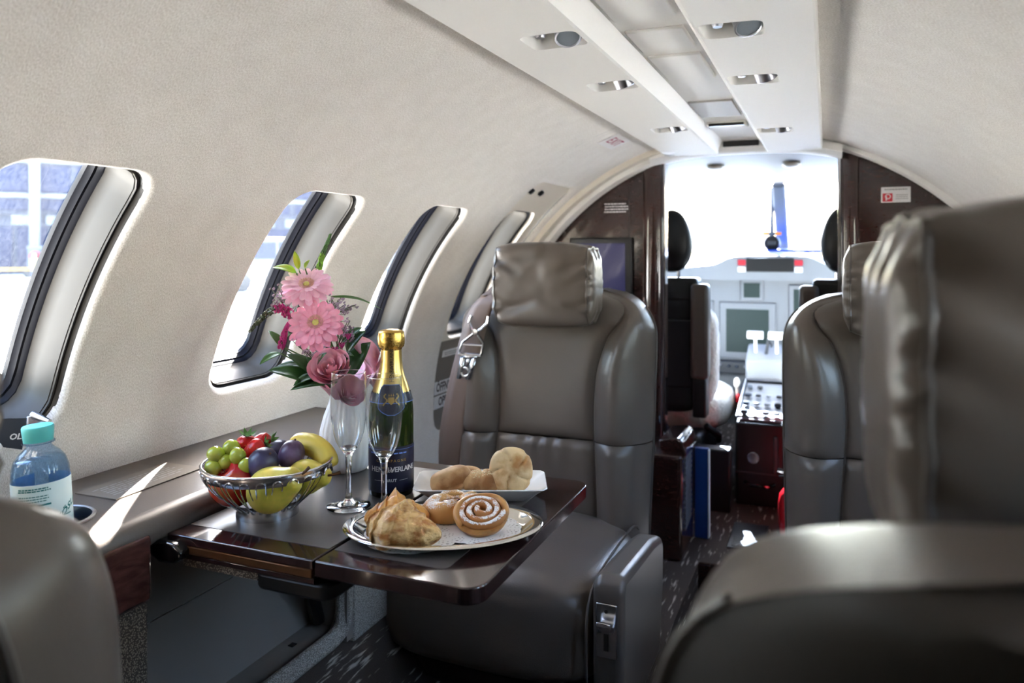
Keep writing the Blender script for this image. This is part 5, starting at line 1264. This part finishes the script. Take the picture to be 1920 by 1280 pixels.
m = MB(); m.b(-.7, .7, 4.02 - iv.y, 4.06 - iv.y, -.1, .80); obj('nose_bulkhead', m, 'grey_dark', ck)
# overhead fittings
for xx in (-.13, .12):
    m = MB(); m.cube_sphere((.03, .045, .012), 2.4, 8, (xx, 2.75 - iv.y, 1.173)); obj('overhead_light', m, 'trim_cream', ck)
cp = tag(empty('standby_compass', (CX + .0, 3.66, 1.085)), 'round black standby compass hanging at the windscreen centre post', 'compass')
m = MB(); m.lathe([(0, -.03), (.030, -.028), (.036, -.02), (.036, .012), (.03, .02), (0, .02)], 24, (0, 0, .0), Matrix.Rotation(pi / 2, 3, 'X')); obj('case', m, 'black', cp)
m = MB(); m.box((0, -.025, 0), (.018, .006, .009)); obj('dial_window', m, 'grey_dark', cp)
m = MB(); m.tube([(0, 0, .03), (0, .0, .12), (0, -.02, .25)], lambda t: .010 - .004 * t, 8); m.b(-.035, .035, -.004, .004, .035, .05); obj('bracket', m, 'bldg_light', cp)
mat('orange', (226, 130, 60), .6)
for xx in (-.028, .028):
    m = MB(); m.b(xx - .012, xx + .012, -.006, -.004, .036, .049); obj('correction_card', m, 'orange', cp)
# glareshield
gs = tag(empty('glareshield', (CX, 3.62, .92)), 'grey padded glareshield over the instrument panel with warning lights', 'glareshield')
def gz(x): return .085 + .035 / (1 + math.exp((abs(x) - .20) * 60)) - .035 * min(1, abs(x) / .5) ** 2
m = MB(); m.grid(lambda u, v: (lambda x: Vector((x, [-.10, -.105, -.06, .0, .36][int(round(v * 4))], [.0, gz(x) - .012, gz(x) + .004, gz(x) + .008, gz(x) - .03][int(round(v * 4))])))((u - .5) * 1.24), 64, 5); obj('hood', m, 'grey_mid', gs, ang=50)
m = MB(); m.box((-.0, -.107, .068), (.098, .004, .030)); an = obj('annunciator_panel', m, 'black', gs, bevel=(.002, 1))
for xx in (-.118, .118):
    m = MB(); m.box((xx, -.109, .078), (.017, .004, .012)); obj('warning_button', m, 'ink_red', gs, bevel=(.002, 1))
    m = MB(); m.box((xx, -.109, .048), (.017, .004, .012)); obj('caution_button', m, 'paper_white', gs, bevel=(.002, 1))
bl = tag(empty('blue_document', (CX + .09, 3.70, 1.050)), 'blue cover lying on top of the glareshield', 'document')
m = MB(); m.grid(lambda u, v: Vector(((u - .5) * .26, (v - .5) * .2, .004 + .008 * sin(u * 3) * v)), 8, 6); o = obj('cover', m, 'blue_cloth', bl); md = o.modifiers.new('t', 'SOLIDIFY'); md.thickness = .012
# instrument panel
ip_ = tag(empty('instrument_panel', (CX, 3.60, .42)), 'pale grey cockpit instrument panel with dark displays', 'instrument panel')
m = MB(); m.b(-.58, .58, .0, .03, .0, .52); obj('panel_board', m, 'panel_white', ip_, bevel=(.004, 1))
def disp(x0, x1, z0, z1, bz=.014):
    a = MB(); a.b(x0 - bz - CX, x1 + bz - CX, -.012, .001, z0 - bz - .42, z1 + bz - .42); f = obj('display_frame', a, 'panel_white', ip_, bevel=(.004, 2))
    a = MB(); a.b(x0 - CX, x1 - CX, -.0135, -.011, z0 - .42, z1 - .42); obj('display_screen', a, 'screen_cockpit', f)
    a = MB()
    for q in ((x0 - bz, x1 + bz, z1 + bz, z1 + bz + .002), (x0 - bz - .002, x0 - bz, z0 - bz, z1 + bz)): a.b(q[0] - CX, q[1] - CX, -.002, .0, q[2] - .42, q[3] - .42)
    obj('dark_edge', a, 'grey_dark', f)  # dark strips along the frame's top and left edges
disp(-.424, -.239, .591, .786, .03); disp(-.347, -.277, .839, .905); disp(-.135, .06, .74, .88, .02); disp(-.165, -.05, .60, .66, .016); disp(-.70, -.50, .62, .80, .02)
for r in range(6):
    m = MB(); m.lathe([(0, -.016), (.009, -.015), (.011, -.002)], 12, (-.475 - CX, 0, .86 - r * .045 - .42), Matrix.Rotation(-pi / 2, 3, 'X') @ Matrix.Scale(-1, 3)); obj('knob', m, 'grey_mid', ip_)
m = MB(); m.b(-.48 - CX, -.02 - CX, -.07, .0, .08, .135); obj('switch_shelf', m, 'grey_dark', ip_, bevel=(.004, 1))
for k in range(9):
    m = MB(); m.cube_sphere((.007, .012, .007), 2, 6, (-.44 + k * .035 - CX, -.075, .115)); obj('switch', m, 'bldg_light' if k % 3 else 'grey_mid', ip_)
m = MB(); m.b(-.225 - CX, -.195 - CX, -.085, -.07, .115, .145); obj('red_guard', m, 'red_paint', ip_, bevel=(.004, 1))
# pedestal
pd = tag(empty('centre_pedestal', (-.213, 2.75, FZ)), 'black centre pedestal with switch tray between the pilot seats', 'pedestal')
m = MB(); m.prism([(0, 0), (.0, .285), (.34, .36), (.76, .40), (.76, 0)], 0, -.079, .079); obj('body', m, 'black', pd, bevel=(.006, 2))
m = MB(); m.prism([(.01, .292), (.33, .362), (.33, .368), (.01, .298)], 0, -.070, .070); tr_ = obj('switch_tray', m, 'grey_mid', pd)
m = MB(); m.tube([(-.076, .0, .305), (.076, .0, .305), (.076, .33, .383), (-.076, .33, .383)], .0045, 8, closed=True); obj('tray_rim', m, 'brushed', pd)
rr = random.Random(2)
for k in range(14):
    x, y = -.055 + (k % 4) * .036, .04 + (k // 4) * .075; m = MB(); m.cube_sphere((.008 + .005 * rr.random(), .010, .004 + .005 * rr.random()), 3, 5, (x, y, .300 + y * .22 + .006)); obj('switch', m, ('bldg_light', 'grey_dark', 'grey_mid', 'black')[k % 4], tr_)
m = MB(); m.prism([(.40, .37), (.40, .45), (.52, .50), (.70, .46), (.72, .37)], 0, -.085, .10); tq = obj('throttle_quadrant', m, 'panel_white', pd, bevel=(.01, 2))
for xx in (-.05, .03):
    m = MB(); m.tube([(xx, .46, .46), (xx, .43, .54)], .006, 8); m.tube([(xx - .03, .425, .545), (xx + .03, .425, .545)], .016, 12); obj('thrust_lever', m, 'paper_white', tq)
m = MB(); m.tube([(-.01, .45, .47), (.0, .43, .53), (.012, .44, .50)], .007, 8); obj('trim_lever', m, 'grey_dark', tq)
m = MB(); m.lathe([(0, .003), (.018, .002), (.02, 0)], 18, (-.022, -.001, .165), Matrix.Rotation(pi / 2, 3, 'X')); obj('latch_dial', m, 'steel', pd)
m = MB(); m.tube([(-.05, -.001, .082), (-.03, -.015, .075), (.03, -.015, .075), (.05, -.001, .082)], .006, 8); obj('pull_handle', m, 'black_gloss', pd)
m = MB(); m.b(.045, .062, -.012, .0, .12, .245); obj('side_grip', m, 'grey_dark', pd, bevel=(.005, 2))
m = MB(); m.b(-.079, .079, -.002, .001, .112, .116); obj('door_line', m, 'grey_dark', pd)
for nm, x, z, mt_ in (('flap_lever', -.105, .37, 'trim_cream'), ('gear_lever', -.100, .31, 'red_paint')):
    m = MB(); m.tube([(x, .30, z - .05), (x, .28, z)], .006, 8); m.cube_sphere((.011, .011, .02), 2.4, 6, (x, .28, z + .005)); obj(nm, m, mt_, pd)
m = MB(); m.b(-.116, -.083, .32, .75, .0, .33); obj('side_console', m, 'grey_dark', pd, bevel=(.005, 1))
# pilot seats
def pilot(x, sg_, label):
    p = tag(empty('pilot_seat', (x, 2.78, FZ)), label, 'pilot seat', 'pilot seats')
    m = MB(); m.cube_sphere((.075, .05, .112), 2.4, 14, (-sg_ * .05, -.03, .915), fn=lambda q: Vector((q.x * (1 - .25 * max(0, q.z) / .112), q.y, q.z))); obj('headrest', m, 'black_leather', p)
    m = MB()
    for xx in (-.025, .025): m.tube([(xx - sg_ * .05, -.03, .76), (xx - sg_ * .05, -.03, .83)], .006, 8)
    obj('headrest_posts', m, 'chrome', p)
    m = MB(); m.cube_sphere((.17, .055, .24), 5, 16, (0, -.02, .545), fn=lambda q: q + Vector((0, -.01 * noise.noise(q * 9), 0))); obj('backrest', m, 'black_leather', p)
    m = MB(); m.b(-.15, .15, -.08, .03, .70, .785); obj('top_yoke', m, 'black', p, bevel=(.015, 2))
    m = MB(); m.b(-.14, .14, -.085, -.07, .40, .64); obj('map_pocket', m, 'black_leather', p, bevel=(.006, 2))
    x0, x1 = sorted((-sg_ * .128, -sg_ * .19)); m = MB(); m.b(x0, x1, -.105, -.04, .435, .765); obj('folded_armrest', m, 'leather_smooth', p, bevel=(.014, 3))
    m = MB(); m.b(x0 + .005, x1 - .01, -.09, -.02, .30, .435); obj('armrest_bracket', m, 'black', p, bevel=(.006, 2))
    m = MB(); m.cube_sphere((.205, .06, .20), 4, 18, (0, .06, .50), fn=lambda q: q * (1 + .02 * noise.noise(q * 40))); obj('sheepskin_back', m, 'sheepskin', p)
    m = MB(); m.cube_sphere((.235, .20, .085), 3.4, 18, (0, .24, .29), fn=lambda q: q * (1 + .02 * noise.noise(q * 40))); obj('sheepskin_cushion', m, 'sheepskin', p)
    m = MB(); m.b(-.16, .16, -.06, .36, .0, .23); obj('seat_base', m, 'black', p, bevel=(.02, 2))
    m = MB(); m.tube([(-sg_ * .17, -.02, .26), (-sg_ * .21, .02, .22), (-sg_ * .20, .08, .19)], .012, 8); obj('adjust_lever', m, 'black', p)
pilot(-.565, -1, 'black left pilot seat with sheepskin cover and raised armrest'); pilot(.105, 1, 'black right pilot seat with sheepskin cover beyond the right divider')
# seat floor-box between doorway and pilot seat
m = MB(); m.b(-.50, -.30, 2.64, 2.70, FZ, FZ + .21); struct(obj('trim_5', m, 'black', bevel=(.004, 1)))

# ================================================================== OUTSIDE
GZ = -1.0
m = MB(); m.b(-220, 220, -220, 220, GZ - .3, GZ); struct(obj('ground', m, 'asphalt', smooth=False))
def far(px, d, z=GZ): p = at(px, HY, d); return Vector((p.x, p.y, z))
bx0 = far(160, 67); ang_b = YAW + R_(24)
bd = tag(empty('terminal_building', bx0, ang_b), 'pale airport building with window bands beyond the near window', 'building')
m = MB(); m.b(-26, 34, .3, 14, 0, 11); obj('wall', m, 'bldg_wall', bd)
for z0, z1, mt_ in ((6.6, 6.95, 'bldg_light'), (9.6, 9.9, 'bldg_light'), (5.2, 5.4, 'bldg_wall')):
    m = MB(); m.b(-26, 34, -.2, .3, z0, z1); obj('floor_band', m, mt_, bd)
def panes(z0, z1, w, gap, mt_, y0, y1):
    m = MB(); m.b(0, w, y0, y1, z0, z1); me = mesh_of('window', m, mt_, smooth=False); x = -25.5
    while x < 33.5:
        o = bpy.data.objects.new('window', me); COL.objects.link(o); o.parent = bd; o.location = (x, 0, 0); x += w + gap
panes(7.1, 9.4, 2.6, .5, 'bldg_glass', .15, .32); panes(5.5, 6.5, 2.6, .5, 'bldg_glass', .15, .32); panes(4.3, 5.1, 1.5, 1.0, 'bldg_light', .1, .32); panes(.2, 4.1, 2.2, .35, 'bldg_glass', .15, .32)
for k in range(10):
    m = MB(); m.b(-22 + k * 6.0, -21.3 + k * 6.0, -1.4, -.7, 0, 10.5); obj('column', m, 'bldg_light', bd)
def van(loc, rz, label, body, scale=1.0):
    v = tag(empty('van', loc, rz), label, 'van'); v.scale = (scale,) * 3
    m = MB(); m.prism([(-2.4, .35), (2.2, .35), (2.4, .7), (2.3, 1.05), (1.6, 1.2), (1.0, 2.0), (-2.35, 2.05)], 1, -.95, .95); obj('body', m, body, v, bevel=(.08, 2))
    for x0, x1 in ((-2.1, -1.2), (-1.1, -.2), (-.1, .85)):
        for y in (-.96, .94):
            m = MB(); m.b(x0, x1, y, y + .02, 1.2, 1.85); obj('side_glass', m, 'bldg_glass', v)
    m = MB(); m.add([(1.62, -.8, 1.22), (1.62, .8, 1.22), (1.05, .75, 1.96), (1.05, -.75, 1.96)], [(0, 1, 2, 3)]); m.map(lambda p: p + Vector((.03, 0, .02))); obj('windscreen', m, 'bldg_glass', v)
    for x in (-1.5, 1.5):
        for y in (-.85, .85):
            m = MB(); m.lathe([(0, -.12), (.30, -.12), (.36, -.06), (.36, .06), (.30, .12), (0, .12)], 20, (x, y, .36), Matrix.Rotation(pi / 2, 3, 'X')); obj('wheel', m, 'tyre', v)
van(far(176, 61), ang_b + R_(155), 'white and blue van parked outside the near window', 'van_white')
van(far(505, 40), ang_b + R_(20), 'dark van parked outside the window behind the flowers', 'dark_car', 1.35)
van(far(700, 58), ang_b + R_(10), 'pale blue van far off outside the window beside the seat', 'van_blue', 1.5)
ct = tag(empty('equipment_container', far(84, 62), ang_b), 'grey airport container with red round mark beyond the near window', 'container')
m = MB(); m.b(-1.1, 1.1, -.8, .8, .15, 2.3); obj('body', m, mat('container_grey', (58, 64, 74), .7), ct, bevel=(.05, 1))
m = MB(); m.b(-1.15, 1.15, -.85, .85, 2.3, 2.42); obj('lid', m, 'bldg_light', ct)
m = MB(); m.lathe([(0, .0), (.42, .0), (.42, .03)], 24, (-.55, -.80, 1.6), Matrix.Rotation(pi / 2, 3, 'X')); obj('red_mark', m, 'ink_red', ct)
def cart(px, d, label):
    c = tag(empty('baggage_cart', far(px, d), ang_b), label, 'cart', 'yellow carts on the apron')
    m = MB(); m.b(-1.6, 1.6, -.7, .7, .55, .75); obj('deck', m, 'yellow_paint', c, bevel=(.03, 1))
    for x in (-1.55, 1.55):
        m = MB(); m.b(x - .06, x + .06, -.7, .7, .75, 1.3); obj('end_frame', m, 'yellow_paint', c)
    for x in (-1.1, 1.1):
        for y in (-.6, .6):
            m = MB(); m.lathe([(0, -.08), (.26, -.08), (.28, 0), (.26, .08), (0, .08)], 16, (x, y, .28), Matrix.Rotation(pi / 2, 3, 'X')); obj('wheel', m, 'tyre', c)
cart(22, 58, 'yellow baggage cart left of the person in the hi-vis vest'); cart(112, 57, 'yellow baggage cart right of the person in the hi-vis vest')
# person in a hi-vis vest
pr_ = tag(empty('person', far(64, 53), ang_b), 'person in a yellow hi-vis vest standing on the apron outside', 'person')
sk_v = [(0, 0, .98), (0, 0, 1.2), (0, 0, 1.42), (0, 0, 1.54), (0, -.02, 1.70), (-.2, 0, 1.42), (-.27, -.02, 1.15), (-.25, -.14, .92), (.2, 0, 1.42), (.27, -.02, 1.15), (.25, -.10, .90), (-.1, 0, .92), (-.12, -.02, .5), (-.12, 0, .08), (-.12, -.14, .05), (.1, 0, .92), (.12, -.02, .5), (.12, 0, .08), (.12, -.14, .05)]
sk_e = [(0, 1), (1, 2), (2, 3), (3, 4), (2, 5), (5, 6), (6, 7), (2, 8), (8, 9), (9, 10), (0, 11), (11, 12), (12, 13), (13, 14), (0, 15), (15, 16), (16, 17), (17, 18)]
sk_r = [.15, .15, .16, .06, .105, .07, .05, .04, .07, .05, .04, .1, .075, .055, .04, .1, .075, .055, .04]
me = bpy.data.meshes.new('body'); me.from_pydata(sk_v, sk_e, []); me.materials.append(M['trousers'])
po = bpy.data.objects.new('body', me); COL.objects.link(po); po.parent = pr_
md = po.modifiers.new('skin', 'SKIN')
for i, s_ in enumerate(me.skin_vertices[0].data): s_.radius = (sk_r[i], sk_r[i]); s_.use_root = (i == 0)
md.use_smooth_shade = True; md = po.modifiers.new('s', 'SUBSURF'); md.levels = 1; md.render_levels = 1
m = MB(); m.cube_sphere((.235, .18, .33), 3.5, 10, (0, 0, 1.2)); obj('hi_vis_vest', m, 'hi_vis', pr_)
m = MB(); m.cube_sphere((.10, .115, .13), 2.2, 8, (0, -.02, 1.70)); obj('face_skin', m, 'skin', pr_)
m = MB(); m.cube_sphere((.108, .12, .08), 2.2, 8, (0, .0, 1.78)); obj('hair', m, 'stem_brown', pr_)
